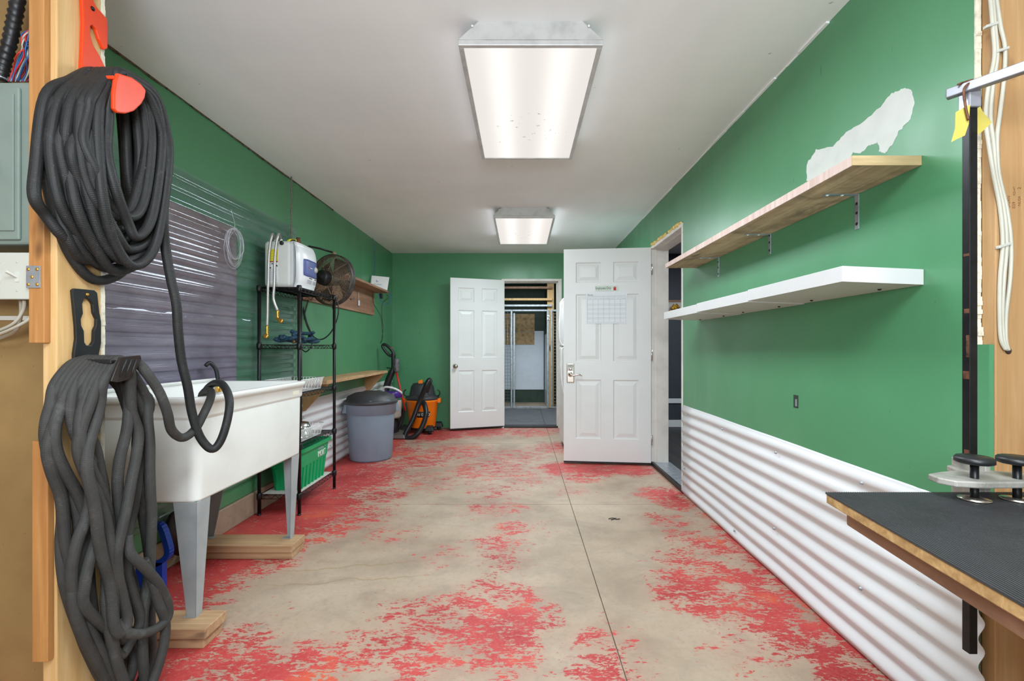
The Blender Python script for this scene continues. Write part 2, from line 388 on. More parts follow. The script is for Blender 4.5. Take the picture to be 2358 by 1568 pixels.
# ---------------- floor ----------------
blobs = []
def bl(px, py, r, s): x, y = FL(px, py); blobs.append((x, y, r, s))
for a in [(560, 1190, .35, .95), (640, 1200, .35, .95), (700, 1170, .35, .95), (790, 1110, .36, .9), (850, 1085, .3, .75), (870, 1140, .2, .55), (800, 1190, .25, .55), (740, 1215, .22, .6), (650, 1240, .2, .6),
          (420, 1310, .28, .95), (500, 1290, .26, .85), (600, 1285, .2, .6), (380, 1370, .2, .95), (470, 1340, .16, .65), (560, 1310, .15, .6),
          (360, 1540, .16, .9), (460, 1530, .16, .65), (560, 1560, .14, .75), (650, 1545, .14, .7), (500, 1480, .14, .5), (740, 1530, .13, .55), (830, 1500, .12, .5), (930, 1470, .12, .55), (980, 1520, .12, .6), (560, 1500, .12, .5),
          (1150, 1470, .12, .8), (1185, 1430, .11, .8), (1100, 1450, .14, .65), (1190, 1375, .10, .65), (1130, 1370, .14, .5), (1040, 1405, .12, .6), (950, 1415, .12, .5), (1180, 1520, .10, .6), (1090, 1500, .12, .5),
          (1150, 1250, .13, .55), (1185, 1215, .12, .5), (1130, 1170, .16, .45), (1160, 1290, .1, .5), (1020, 1280, .12, .3), (900, 1230, .15, .28), (1180, 1170, .1, .45),
          (900, 1040, .3, .7), (960, 1060, .3, .6), (1050, 1040, .35, .55), (1120, 1080, .35, .5), (1180, 1050, .3, .45), (1210, 1100, .22, .42), (1000, 1110, .25, .35), (1150, 1130, .2, .4), (940, 1100, .25, .4),
          (1000, 1000, .4, .85), (1100, 992, .4, .75), (1220, 995, .3, .6), (1250, 1040, .25, .35),
          (1300, 1078, .22, .8), (1370, 1080, .22, .85), (1450, 1080, .2, .85), (1340, 1100, .15, .6), (1290, 1030, .25, .6), (1320, 1130, .12, .35),
          (1530, 1140, .16, .8), (1565, 1160, .12, .75), (1500, 1130, .10, .5), (1540, 1200, .13, .55), (1510, 1190, .1, .4), (1575, 1235, .12, .55), (1640, 1255, .12, .8),
          (1580, 1290, .13, .6), (1560, 1330, .10, .7), (1600, 1345, .12, .8), (1560, 1370, .1, .75), (1660, 1320, .11, .75), (1710, 1330, .11, .85), (1630, 1390, .11, .8), (1690, 1400, .11, .75), (1750, 1380, .10, .85),
          (1760, 1430, .10, .8), (1790, 1400, .08, .85), (1830, 1440, .09, .85), (1800, 1470, .10, .7), (1860, 1480, .08, .85), (1900, 1510, .08, .9), (1940, 1550, .08, .9), (1980, 1590, .1, .9), (1690, 1490, .09, .45), (1770, 1500, .08, .45), (1720, 1440, .08, .5),
          (1380, 1480, .1, .55), (1400, 1560, .12, .6), (1455, 1480, .06, .4), (1255, 1400, .06, .4), (1262, 1435, .06, .45)]: bl(*a)
def dens(x, y):
    d = -.12
    for bx, by, r, s in blobs:
        q = ((x-bx)**2+(y-by)**2)/(r*r)
        if q < 6: d = max(d, s*math.exp(-q*q*.35)) if q < 2.2 else max(d, s*math.exp(-q*.8))
    if x < -1.2: d = max(d, .9*min(1, (-1.2-x)/.3))
    if x > 1.12 and y > 1.5: d = max(d, .8*(x-1.12)/.12 * (1 if 1.4 < y < 3 else .5))
    if y > 6.2: d = max(d, .5)
    if x > .42 and y < 3.3: d = d*.86
    return min(d, 1.15)
def slab(x0, x1, y0, y1, parent, st=.045):
    nx = max(2, int((x1-x0)/st)); ny = max(2, int((y1-y0)/st)); vs = []; fs = []
    for j in range(ny+1):
        for i in range(nx+1): vs.append((x0+(x1-x0)*i/nx, y0+(y1-y0)*j/ny, 0))
    for j in range(ny):
        for i in range(nx): a = j*(nx+1)+i; fs.append((a, a+1, a+nx+2, a+nx+1))
    o = len(vs); ring = [0, nx, ny*(nx+1)+nx, ny*(nx+1)]
    for i in ring: vs.append((vs[i][0], vs[i][1], -.02))
    for k in range(4): fs.append((ring[k], o+k, o+(k+1) % 4, ring[(k+1) % 4]))
    m = MB(); m.add(vs, fs); ob = m.build('floor_slab', 'floor', parent)
    at = ob.data.attributes.new('paint', 'FLOAT', 'POINT')
    for i, v in enumerate(vs): at.data[i].value = dens(v[0], v[1]) if v[1] > 1.2 else .3
    return ob
fl = struct(B(-3.2, -2.6, -.10, 3.2, 6.58, -.012).build('floor', 'concrete'))
for x0, x1 in ((-1.93, .352), (.358, 1.30)):
    for y0, y1 in ((1.40, 3.357), (3.363, 5.487), (5.493, 6.585)): slab(x0, x1, y0, y1, fl)
slab(-3.2, .352, -2.6, 1.395, fl, .4); slab(.358, 3.2, -2.6, 1.395, fl, .4)
struct(B(-3.25, -2.65, ZC, 4.2, 10.0, ZC+.1).build('ceiling', 'ceil'))
# ---------------- walls ----------------
wl = struct(B(XL-.013, 1.455, .155, XL, YB+.02, ZC).build('wall_left', 'green'))
B(XL-.12, 1.455, .0, XL-.013, YB+.02, ZC).build('wall_framing', 'pine_o', wl)
cu = B(XL-.03, 1.455, 0, XL+.012, 3.50, .150); struct(cu.build('baseboard_left', 'concrete', None, .006))
wb = MB(); wb.box(XL-.1, YB, 0, -.272, YB+.1, ZC); wb.box(.566, YB, 0, XR+.2, YB+.1, ZC); wb.box(-.272, YB, 2.078, .566, YB+.1, ZC)
struct(wb.build('wall_back', 'green'))
wr = MB(); wr.box(XR, 1.29, 0, XR+.013, 3.617, ZC); wr.box(XR, 4.505, 0, XR+.013, YB+.02, ZC); wr.box(XR, 3.617, 2.09, XR+.013, 4.505, ZC)
wr.box(XR, 1.252, .655, XR+.013, 1.29, 1.13); wro = struct(wr.build('wall_right', 'green'))
core = MB(); core.box(XR+.013, 1.292, 0, 1.393, 3.617, ZC); core.box(XR+.013, 4.505, 0, 1.393, YB+.1, ZC); core.box(XR+.013, 3.617, 2.09, 1.393, 4.505, ZC)
core.build('wall_framing', 'brownply', wro)
g = MB()   # torn plaster edge, ragged
zs = [1.13+i*(ZC-1.13)/110 for i in range(111)]
for a, b in zip(zs[:-1], zs[1:]):
    j = .004*noise.noise(Vector((a*14, 0, 0)))+.002*noise.noise(Vector((a*60, 0, 5))); g.box(XR-.001+j*.3, 1.287+j-(.018*abs(noise.noise(Vector((a*22, 2, 0)))) if a < 1.26 else 0), a, XR+.0135, 1.292, b)
g.build('torn_plaster_edge', 'gypsum', wro)
# plaster patch on the right wall
pp = [(1858, 418), (1860, 375), (1880, 345), (1918, 338), (1948, 305), (1985, 283), (2028, 245), (2055, 215), (2080, 203), (2098, 206), (2106, 240), (2098, 275), (2072, 300), (2060, 325), (2040, 352), (2026, 350), (2022, 328), (2000, 335), (1985, 352), (1962, 352), (1958, 372), (1930, 380), (1900, 398), (1880, 415)]
out = []
for i, a in enumerate(pp):
    b = pp[(i+1) % len(pp)]
    for t in range(6):
        t /= 6; x = a[0]+(b[0]-a[0])*t+(R.random()-.5)*3.4; y = a[1]+(b[1]-a[1])*t+(R.random()-.5)*3.4
        p = PX(x, y, XR); out.append((p.y, p.z))
MB().prism(out, 'x', XR-.0012, XR).build('plaster_patch', plain('white_filler', (212, 214, 208), .6, var=.03, sc=15), wro)
p = PX(1833, 925, XR); B(XR-.001, p.y-.018, p.z-.028, XR+.001, p.y+.018, p.z+.03).build('outlet_hole', plain('painted_cavity_shade', (40, 52, 44), .9), wro)  # flat plate; the shade inside the cutout is put into its dark colour
B(XR-.003, p.y-.010, p.z-.02, XR-.001, p.y+.002, p.z+.012).build('outlet_box', 'galv', wro)
# near left partition: tan board, studs
nl = struct(B(-3.2, 1.441, 0, -1.302, 1.453, ZC).build('wall_near_left', 'board'))
g = MB()
for a, b in zip(zs[:-1], zs[1:]): g.box(-1.302, 1.440, a, -1.289+.004*noise.noise(Vector((a*18, 4, 0)))+.002*noise.noise(Vector((a*70, 4, 0))), 1.456, b)
g.box(-1.302, 1.441, 0, -1.289, 1.455, 1.13); g.build('torn_plaster_edge', 'gypsum', nl)
B(-3.2, 1.4405, 1.205, -1.327, 1.432, 1.218).build('seam_strip', 'trimw', nl)
st = MB().box(-1.326, 1.302, 0, -1.287, 1.439, ZC-.002).build('wall_stud', 'pine', None, .003); tag(st, 'pale pine wall stud carrying the orange and black hose hooks', 'stud')
tag(B(-1.345, 1.283, 1.134, -1.303, 1.301, ZC-.002).build('wall_cleat', 'pine_o', None, .002), 'orange pine cleat on the left stud beside the switch plate', 'board')
tag(B(-1.336, 1.283, .262, -1.293, 1.301, .866).build('wall_cleat', 'pine_o', None, .002), 'short orange pine cleat low on the left stud below the switches', 'board')
# near right stud
sr = tag(B(1.262, 1.250, 0, 1.402, 1.289, ZC-.002).build('wall_stud', 'pine_r', None, .003), 'wide pale pine stud at the right frame edge with white cables', 'stud')
nr = struct(B(1.404, 1.262, 0, 3.2, 1.285, ZC).build('wall_near_right', 'green'))
# near room shell
for nm, a in (('wall_front', (-3.3, -2.7, 0, 3.3, -2.6, ZC)), ('wall_outer_left', (-3.3, -2.6, 0, -3.2, 1.44, ZC)), ('wall_outer_right', (3.2, -2.6, 0, 3.3, 1.30, ZC))):
    struct(B(*a).build(nm, plain('cream_wall', (214, 206, 190), .7)))
# ragged dark strip, torn tape and painted gap shade, along the left ceiling line
g = MB(); poly = []; nn_ = 150
for i in range(nn_+1):
    y = 2.0+2.5*i/nn_; v = noise.noise(Vector((y*2.1, 3.3, 0)))+.6*noise.noise(Vector((y*9, 1.3, 0)))+.35*noise.noise(Vector((y*31, 7, 0)))
    poly.append((y, ZC-max(.0016, .006+.012*v)))
g.prism([(2.0, ZC)]+poly+[(4.5, ZC)], 'x', XL, XL+.007)
struct(g.build('trim_1', plain('tape_and_gap_shade', (92, 78, 62), .9, var=.5, sc=40)))
g = MB(); y = 1.9
while y < 6.5:
    L = .08+R.random()*.2; g.box(XR-.004-R.random()*.01, y, ZC-.003-R.random()*.004, XR, y+L, ZC); y += L
struct(g.build('trim_2', 'ceil'))
# ---------------- corrugated sheets ----------------
cp = corr(0, .002, .682, XR-.019, 1, .0092, .0762, 1.262, 3.600, 12).build('corrugated_panel', 'whitemetal', None, 0, .0012)
tag(cp, 'white corrugated metal wainscot along the right wall below the shelves', 'panel')
cp['_o'] = (0, 0, 0)
for px, py in ((1662, 988), (1785, 1042), (1982, 1112), (1781, 1217), (1980, 1355), (1575, 1078), (1578, 955), (1690, 1222)):
    p = PX(px, py, XR-.022); MB().lathe([(.0075, 0), (.0075, .002), (.005, .003), (.005, .007), (.0, .008)], p+Vector((.005, 0, 0)), 8, Matrix.Rotation(-math.pi/2, 3, 'Y')).build('screw', 'galv', cp)
cl = corr(0, .002, .684, XL+.019, -1, .0092, .0762, 3.52, 6.55, 12).build('corrugated_panel', 'whitemetal', None, 0, .0012)
tag(cl, 'white corrugated metal wainscot on the left wall behind the grey bin', 'panel'); cl['_o'] = (0, 0, 0)
for px, py in ((751, 1020), (762, 1026), (700, 960)):
    p = PX(px, py, XL+.022); MB().lathe([(.007, 0), (.005, .003), (.0, .008)], p-Vector((.006, 0, 0)), 8, Matrix.Rotation(math.pi/2, 3, 'Y')).build('screw', 'galv', cl)
tag(B(XL, 1.60, .86, XL+.012, 2.955, 1.868).build('backing_board', 'backing'), 'mauve board behind the clear corrugated sheet above the sink', 'board')
m = MB(); prof = []; z = 2.06; k = 0
while z > .29:
    prof += [(z, 0), (z-.020, 0), (z-.0225, .0008), (z-.027, .0072), (z-.0295, .008), (z-.049, .008), (z-.0515, .0072), (z-.056, .0008), (z-.0585, 0)]; z -= .0585+.0075*(.5+.5*math.sin(k)); k += 1
ny = 24; vs = []; fs = []
for i, (z, dx) in enumerate(prof):
    for j in range(ny): y = 1.5+2.22*j/(ny-1); vs.append((XL+.018+dx+.0004*math.sin(y*4+z*9), y, z+.0008*math.sin(y*2.1+z*4)))
for i in range(len(prof)-1):
    for j in range(ny-1): fs.append((i*ny+j, (i+1)*ny+j, (i+1)*ny+j+1, i*ny+j+1))
m.add(vs, fs, True); cs = m.build('clear_sheet', 'clear'); tag(cs, 'clear corrugated plastic splash sheet on the left wall', 'sheet')
# coil of clear line hanging on the sheet
g = MB(); cc = PX(537, 572, XL+.06)
for k in range(11):
    a0 = R.uniform(-.35, .35); ry = .058+R.random()*.036; rz = .085+R.random()*.035; dy = R.uniform(-.012, .012); dz = .12-rz+R.uniform(-.008, .004)
    pts = []
    for i in range(28):
        t = 2*math.pi*i/28; yy = ry*math.sin(t); zz = rz*math.cos(t)
        pts.append(cc+Vector((R.uniform(0, .002)+k*.0012, dy+yy*math.cos(a0)-zz*math.sin(a0), dz+zz*math.cos(a0)+yy*math.sin(a0))))
    g.tube(cr(pts, 2, True), .0008, 5, True)
g.tube(cr([cc+Vector((.004, .0, .11)), cc+Vector((.004, .01, .15)), cc+Vector((.004, -.01, .19)), cc+Vector((0, -.02, .23))], 5), .0012, 5)
tag(g.build('line_coil', 'line'), 'coil of thin clear line hanging on the clear wall sheet', 'cord')

# ---------------- ceiling lights ----------------
def light(y0, y1, x, power, label, leak):
    zl = 2.345; hw = .292
    t = thing('ceiling_light', label, 'ceiling light', (x, (y0+y1)/2, zl), None)
    g = MB(); g.add([(x-hw, y0, zl+.018), (x+hw, y0, zl+.018), (x+hw, y1, zl+.018), (x-hw, y1, zl+.018), (x-.21, y0+.004, ZC), (x+.21, y0+.004, ZC), (x+.21, y1-.004, ZC), (x-.21, y1-.004, ZC)],
          [(0, 1, 5, 4), (1, 2, 6, 5), (2, 3, 7, 6), (3, 0, 4, 7), (4, 5, 6, 7)]); g.build('housing', 'galvw', t)
    g = MB(); f = .02
    g.box(x-hw, y0, zl-.004, x+hw, y0+f, zl+.018); g.box(x-hw, y1-f, zl-.004, x+hw, y1, zl+.018); g.box(x-hw, y0+f, zl-.004, x-hw+f, y1-f, zl+.018); g.box(x+hw-f, y0+f, zl-.004, x+hw, y1-f, zl+.018)
    g.build('frame', 'galvw', t, .002)
    B(x-hw+f, y0+f, zl+.001, x+hw-f, y1-f, zl+.008).build('diffuser', 'diff', t)
    for sx in (-1, 1):
        for yy in (y0-.001, ):
            MB().lathe([(.006, 0), (.004, .004), (0, .005)], (x+sx*.235, yy, zl+.072), 8, Matrix.Rotation(math.pi/2, 3, 'X')).build('screw', 'white', t)
    a = area('tube_light', (x, (y0+y1)/2, zl-.008), hw*1.85, (y1-y0)*.94, power, (.84, .935, 1.0))
    for sg_ in (-1, 1): area('side_glow', (x+sg_*(hw+.006), (y0+y1)/2, zl+.024), .02, (y1-y0)*.9, leak, (.86, .94, 1.0), (0, -sg_*math.radians(106), 0))
    return t
M['galvw'] = plain('light_fixture_enamel', (196, 196, 194), .35, .2, var=.08, sc=14)
light(1.895, 3.05, .038, 30, 'large near ceiling light with two tubes behind a prismatic lens', .16)
light(4.42, 5.575, .028, 34, 'smaller looking ceiling light farther back toward the doorway', .35)
light(-.63, .525, .045, 54, 'ceiling light overhead outside the top of the frame', 1)

# ---------------- doors ----------------
def panel_door(g, o, u, n, wd, ht, th):
    """o bottom hinge corner, u along width, n front normal"""
    o = Vector(o); u = Vector(u).normalized(); n = Vector(n).normalized(); k = Vector((0, 0, 1))
    cols = [(.135, .43), (.565, .86)]; rows = [(.107, .385), (.470, .787), (.840, .937)]
    for side in (1, -1):
        nn = n*side; base = o+(n*0 if side == 1 else -n*th)
        xs = [0]+[c*wd for q in cols for c in q]+[wd]; zz = [0]+[c*ht for q in rows for c in q]+[ht]
        for i in range(5):
            for j in range(7):
                x0, x1, z0, z1 = xs[i], xs[i+1], zz[j], zz[j+1]
                def q(x, z, d): return base+u*x+k*z+nn*d
                def quad(a, b, c, d):
                    vs = [a, b, c, d]; nrm = (b-a).cross(c-a); fs = [(0, 1, 2, 3)] if nrm.dot(nn) > 0 else [(3, 2, 1, 0)]; g.add(vs, fs)
                if i in (1, 3) and j in (1, 3, 5):
                    R_ = [(0, 0), (.012, -.009), (.022, -.009), (.055, -.001)]
                    for (a, da), (b, db) in zip(R_[:-1], R_[1:]):
                        A = [q(x0+a, z0+a, da), q(x1-a, z0+a, da), q(x1-a, z1-a, da), q(x0+a, z1-a, da)]
                        Bq = [q(x0+b, z0+b, db), q(x1-b, z0+b, db), q(x1-b, z1-b, db), q(x0+b, z1-b, db)]
                        for t in range(4): quad(A[t], A[(t+1) % 4], Bq[(t+1) % 4], Bq[t])
                    quad(*Bq)
                else: quad(q(x0, z0, 0), q(x1, z0, 0), q(x1, z1, 0), q(x0, z1, 0))
    a = [o, o+u*wd, o+u*wd-n*th, o-n*th]; b = [p+k*ht for p in a]
    g.add(a+b, [(3, 2, 1, 0), (4, 5, 6, 7), (1, 2, 6, 5), (3, 0, 4, 7)])
# right door, swung into the room
g = MB(); HX, HY = 1.232, 4.455; ex, ey = .412, 4.545
u = Vector((ex-HX, ey-HY, 0)); wd = u.length; u.normalize(); n = Vector((u.y, -u.x, 0));  n = n if n.y < 0 else -n
panel_door(g, (HX, HY, .025), u, n, wd, 2.045, .042)
d1 = struct(g.build('door_1', 'door')); d1['label'] = 'white six-panel door with keypad lock standing open'
def onD(s, z, d=0): return Vector((HX, HY, 0))+u*s+n*d+Vector((0, 0, z))
sv = -u
def patch(s0, s1, z0, z1, d0, d1_, mat, name, par, bev=0):
    a = [onD(s0, z0, d0), onD(s1, z0, d0), onD(s1, z1, d0), onD(s0, z1, d0)]; b = [onD(s0, z0, d1_), onD(s1, z0, d1_), onD(s1, z1, d1_), onD(s0, z1, d1_)]
    return MB().hexa(a, b).build(name, mat, par, bev)
patch(wd-.065, wd+.004, .022, .05, -.046, .004, 'black', 'sweep', d1) if False else None
patch(0, wd, .012, .027, -.044, .003, 'black', 'door_sweep', d1)
ks = wd-.065; kz = .868
k1 = patch(ks-.036, ks+.036, kz-.085, kz+.10, .001, .016, 'chrome', 'keypad_lock', d1, .012)
k1['label'] = 'brushed nickel keypad lock'
patch(ks-.026, ks+.026, kz+.03, kz+.092, .016, .020, 'ivory', 'keypad', k1, .006)
gk = MB()
for i in range(5):
    for j in range(2):
        s0 = ks-.020+i*.010; z0 = kz+.066+j*.013
        gk.hexa([onD(s0-.0025, z0, .02), onD(s0+.0025, z0, .02), onD(s0+.0025, z0+.006, .02), onD(s0-.0025, z0+.006, .02)], [onD(s0-.0025, z0, .0215), onD(s0+.0025, z0, .0215), onD(s0+.0025, z0+.006, .0215), onD(s0-.0025, z0+.006, .0215)])
gk.build('key_buttons', 'ink', k1)
rotn = n.to_track_quat('Z', 'Y').to_matrix()
MB().lathe([(.012, 0), (.012, .018), (.006, .02), (0, .02)], onD(ks, kz+.045, .016), 14, rotn).lathe([(.024, 0), (.022, .03), (.014, .045), (0, .05)], onD(ks, kz-.005, .014), 18, rotn).build('lock_boss', 'chrome', k1)
MB().tube(cr([onD(ks, kz-.005, .055), onD(ks-.03, kz-.014, .06), onD(ks-.06, kz-.006, .06), onD(ks-.09, kz-.004, .058), onD(ks-.11, kz-.018, .055)], 5), [.009]*8+[.007]*8+[.005]*5, 8).build('lever_handle', 'chrome', d1)
for z in (.25, 1.05, 1.86):
    g = MB(); g.box(1.236, 4.447, z-.045, 1.2395, 4.475, z+.045); g.tube([(1.236, 4.447, z-.05), (1.236, 4.447, z+.05)], .007, 8); g.build('hinge', 'chrome', d1)
# frame of right doorway
g = MB(); g.box(1.240, 4.475, 0.02, 1.400, 4.504, 2.055); g.box(1.240, 3.618, .02, 1.400, 3.640, 2.055); g.box(1.240, 3.618, 2.055, 1.400, 4.504, 2.085)
g.box(1.290, 4.462, .02, 1.400, 4.475, 2.044); g.box(1.290, 3.64, 2.044, 1.400, 4.475, 2.055)
tr = struct(g.build('trim_3', 'trimw', None, .002))
g = MB(); g.box(1.238, 3.60, 0, 1.262, 4.50, .035); struct(g.build('trim_4', 'black', None, .003))
struct(B(1.262, 3.618, 0, 1.42, 4.49, .030).build('trim_5', 'galv', None, .003))
g = MB()
for i in range(26):
    if 9 < i < 12: continue
    yy = 3.64+i*.032; r = .008+R.random()*.010; g.lathe([(.001, -r), (r*.8, -r*.5), (r, 0), (r*.8, r*.6), (.001, r)], (1.240, yy, 2.088+R.random()*.008), 8)
g.build('foam_bead', 'foam', tr)
# calendar and sign, taped on the door
z1, z0 = H+(800-672)*4.5/F, H+(800-745)*4.5/F
def sOf(px):  # width coordinate on door at pixel column
    best = min(range(200), key=lambda i: abs(VX+onD(i*wd/200, 1).x*F/onD(i*wd/200, 1).y-px)); return best*wd/200
sa, sb = sOf(1444), sOf(1350)
cal = thing('calendar', 'blank month calendar sheet taped on the open white door', 'calendar', onD((sa+sb)/2, z0, .003))
patch(sa, sb, z0, z1, .003, .0045, 'paper', 'sheet', cal)
g = MB(); W = sb-sa; Hh = z1-z0
def lin(s0, s1, za, zb, mb): mb.hexa([onD(s0, za, .0046), onD(s1, za, .0046), onD(s1, zb, .0046), onD(s0, zb, .0046)], [onD(s0, za, .0050), onD(s1, za, .0050), onD(s1, zb, .0050), onD(s0, zb, .0050)])
L0, L1 = sb-.012, sa+.012; top = z1-.13*Hh
for i in range(8):
    s_ = L0+(L1-L0)*i/7; lin(s_-.0008, s_+.0008, z0+.012, top-.008, g)
zz = [top, top-.012, top-.034]
hdr = top-.034; cell = (hdr-(z0+.012))/5
for i in range(6):
    zq = z0+.012+cell*i; lin(L0, L1, zq-.0007, zq+.0007, g)
    if 0 < i < 6: lin(L0, L1, zq-.0117, zq-.0105, g) if i < 5 else None
lin(L0, L1, top-.009, top-.0075, g); lin(L0, L1, top+.001, top+.0022, g)
g.build('grid_lines', 'greyink', cal)
right = -u
text('Month:', .020, onD(L0, top+.004, .005), right, (0, 0, 1), 'ink', 'lettering', cal, .0002)
for i, dname in enumerate(('Sunday', 'Monday', 'Tuesday', 'Wednesday', 'Thursday', 'Friday', 'Saturday')):
    text(dname, .0105, onD(L0+(L1-L0)*(i+.5)/7, top-.026, .005), right, (0, 0, 1), 'greyink', 'lettering', cal, .0002, 'CENTER')
sg = thing('door_sign', 'Employees Only sticker with red hand above the calendar', 'sign', onD(sOf(1397), H+(800-665)*4.5/F, .003))
a, b = sOf(1425), sOf(1371); za, zb = H+(800-670)*4.5/F, H+(800-658)*4.5/F
patch(a, b, za, zb, .003, .004, plain('pale_sticker', (206, 220, 206), .4), 'sticker', sg)
text('Employees Only', .036, onD(b-.003, za+.016, .0045), right, (0, 0, 1), 'ink', 'lettering', sg, .0003, 'LEFT', .62)
g = MB()
hs = sOf(1416); hz = (za+zb)/2
def hp(dx, dz, d): return onD(hs-dx, hz+dz, d)
for dx in (-.010, -.0035, .003, .009): g.hexa([hp(dx-.0026, -.004, .0042), hp(dx+.0026, -.004, .0042), hp(dx+.0026, .018-abs(dx)*.5, .0042), hp(dx-.0026, .018-abs(dx)*.5, .0042)], [hp(dx-.0026, -.004, .0048), hp(dx+.0026, -.004, .0048), hp(dx+.0026, .018-abs(dx)*.5, .0048), hp(dx-.0026, .018-abs(dx)*.5, .0048)])
g.hexa([hp(-.0126, -.02, .0042), hp(.0116, -.02, .0042), hp(.0116, 0, .0042), hp(-.0126, 0, .0042)], [hp(-.0126, -.02, .0048), hp(.0116, -.02, .0048), hp(.0116, 0, .0048), hp(-.0126, 0, .0048)])
g.build('hand_symbol', 'red', sg)
# back door
g = MB(); HX2, HY2 = -.232, 6.545; ex2, ey2 = -.949, 6.30; u2 = Vector((ex2-HX2, ey2-HY2, 0)); w2 = u2.length; u2.normalize(); n2 = Vector((u2.y, -u2.x, 0)); n2 = n2 if n2.y < 0 else -n2
panel_door(g, (HX2, HY2, .03), u2, n2, w2, 2.03, .035); d2 = struct(g.build('door_2', 'door')); d2['label'] = 'white six-panel door folded back against the back wall'
def onE(s, z, d=0): return Vector((HX2, HY2, 0))+u2*s+n2*d+Vector((0, 0, z))
rn = n2.to_track_quat('Z', 'Y').to_matrix()
MB().lathe([(.032, 0), (.030, .006), (.012, .012), (.012, .03), (.024, .038), (.029, .052), (.022, .066), (0, .070)], onE(w2-.065, .87, 0), 20, rn).build('door_knob', 'chrome', d2)
a = [onE(0, .015, .001), onE(w2, .015, .001), onE(w2, .032, .001), onE(0, .032, .001)]; b = [p-n2*.037 for p in a]; MB().hexa(a, b).build('door_sweep', 'black', d2)
g = MB(); g.box(w2, 0, 0, w2, 0, 0) if False else None
B(ex2-.004, ey2+.008, .84, ex2+.001, ey2+.026, .90).build('latch_plate', 'chrome', d2)
g = MB(); g.box(-.270, 6.54, 0, -.238, 6.70, 2.045); g.box(.515, 6.54, 0, .566, 6.70, 2.045); g.box(-.270, 6.54, 2.045, .566, 6.70, 2.078); g.box(.500, 6.60, 0, .515, 6.70, 2.035); g.box(-.238, 6.60, 2.035, .500, 6.70, 2.045)
struct(g.build('trim_6', 'trimw', None, .002)); struct(B(-.238, 6.55, 0, .515, 6.70, .022).build('trim_7', 'black', None, .002))
# ---------------- kennel room ----------------
KY = 8.67
struct(B(-2.2, 6.6, -.10, 2.2, 10.0, -.012).build('floor_kennel', 'concrete'))
B2 = lambda *a: B(*a)
tag(B(-2.2, 6.71, -.011, .345, 8.60, .004).build('rubber_mat', 'mat', None, .002), 'grey rubber mat left of the seam beyond the back doorway', 'mat')
tag(B(.350, 6.71, -.011, 2.1, 8.60, .004).build('rubber_mat', 'mat', None, .002), 'grey rubber mat right of the seam beyond the back doorway', 'mat')
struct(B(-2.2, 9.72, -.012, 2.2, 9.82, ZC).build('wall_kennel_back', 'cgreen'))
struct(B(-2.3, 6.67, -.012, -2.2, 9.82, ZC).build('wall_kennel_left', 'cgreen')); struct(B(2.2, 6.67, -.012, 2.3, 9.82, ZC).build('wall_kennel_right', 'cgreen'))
def kx(px, Y=KY): return (px-1200)*Y/F
def kz_(py, Y=KY): return H-(py-800)*Y/F
def tubebox(g, x0, x1, z0, z1, Y=KY, d=.03): g.box(x0, Y-d/2, z0, x1, Y+d/2, z1)
def gate(name, label, x0, x1, z0, z1, Y, mesh=True, tw=.032, x_mesh=None):
    t = thing(name, label, 'gate', ((x0+x1)/2, Y, z0)); g = MB()
    tubebox(g, x0, x0+tw, z0, z1, Y); tubebox(g, x1-tw, x1, z0, z1, Y); tubebox(g, x0+tw, x1-tw, z1-tw, z1, Y); tubebox(g, x0+tw, x1-tw, z0, z0+tw, Y)
    g.build('frame', 'galv', t, .003)
    if mesh:
        g = MB(); x = x0+tw+.02
        while x < x1-tw: g.tube([(x, Y, z0+tw), (x, Y, z1-tw)], .0028, 4); x += .05
        z = z0+tw+.03
        while z < z1-tw: g.tube([(x0+tw, Y+.004, z), (x1-tw, Y+.004, z)], .0028, 4); z += .06
        g.build('wire_mesh', 'galv', t)
    return t
zt = kz_(713)
gate('kennel_fence', 'galvanised wire mesh kennel panel left in the back doorway', -1.0, kx(1180), .0, zt, KY)
gate('kennel_fence', 'narrow wire mesh kennel panel right of the wooden post', kx(1268), kx(1289), .0, zt, KY)
t = thing('kennel_bay', 'galvanised frame around the open kennel bay numbered 2', 'frame', (kx(1222), KY, 0)); g = MB()
tubebox(g, kx(1259), kx(1264), 0, zt); tubebox(g, kx(1180)+.001, kx(1259), zt-.03, zt); tubebox(g, kx(1180)+.001, kx(1259), 0, .035); g.build('frame', 'galv', t, .003)
pl = MB().box(kx(1259.5), KY-.02, kz_(739), kx(1265), KY-.0155, kz_(726)).build('number_plate', 'white', t)
text('2', .115, (kx(1259.6), KY-.0215, kz_(738.3)), (1, 0, 0), (0, 0, 1), 'ink', 'lettering', pl, .0006, 'LEFT', .8)
g = MB(); tubebox(g, kx(1182), kx(1186), .0, kz_(720), KY+.06, .03); tag(g.build('kennel_gate', 'galv', None, .003), 'open kennel gate seen edge on behind the mesh panel', 'gate')
tag(B(kx(1260)+.004, KY+.03, 0, kx(1276), KY+.12, ZC-.002).build('wooden_post', 'pine', None, .003), 'pale pine post beside the kennel bay number', 'post')
for i, (ya, yb, mt, lb) in enumerate(((660, 665, 'brownply', 'upper brown wooden rail above the kennel fronts'), (687, 692, 'pine', 'lower pale wooden rail above the kennel fronts'), (701.5, 706, 'galv', 'grey metal rail just above the kennel fronts'))):
    tag(B(-2.2, KY-.035, kz_(yb), kx(1271), KY+.0302, kz_(ya)).build('rail', mt, None, .003), lb, 'rail')
BY = 9.70; q = lambda px: kx(px, BY); r = lambda py: kz_(py, BY)
tag(B(-1.7, BY, r(897), q(1252), BY+.015, r(762)).build('wall_sheet', 'frp'), 'white wall sheet on the back of the kennel bay', 'sheet')
tag(B(-1.0, BY-.02, r(763.5), q(1231), BY-.001, r(723)).build('strand_board', 'osb'), 'upper strand board panel on the kennel back wall', 'board')
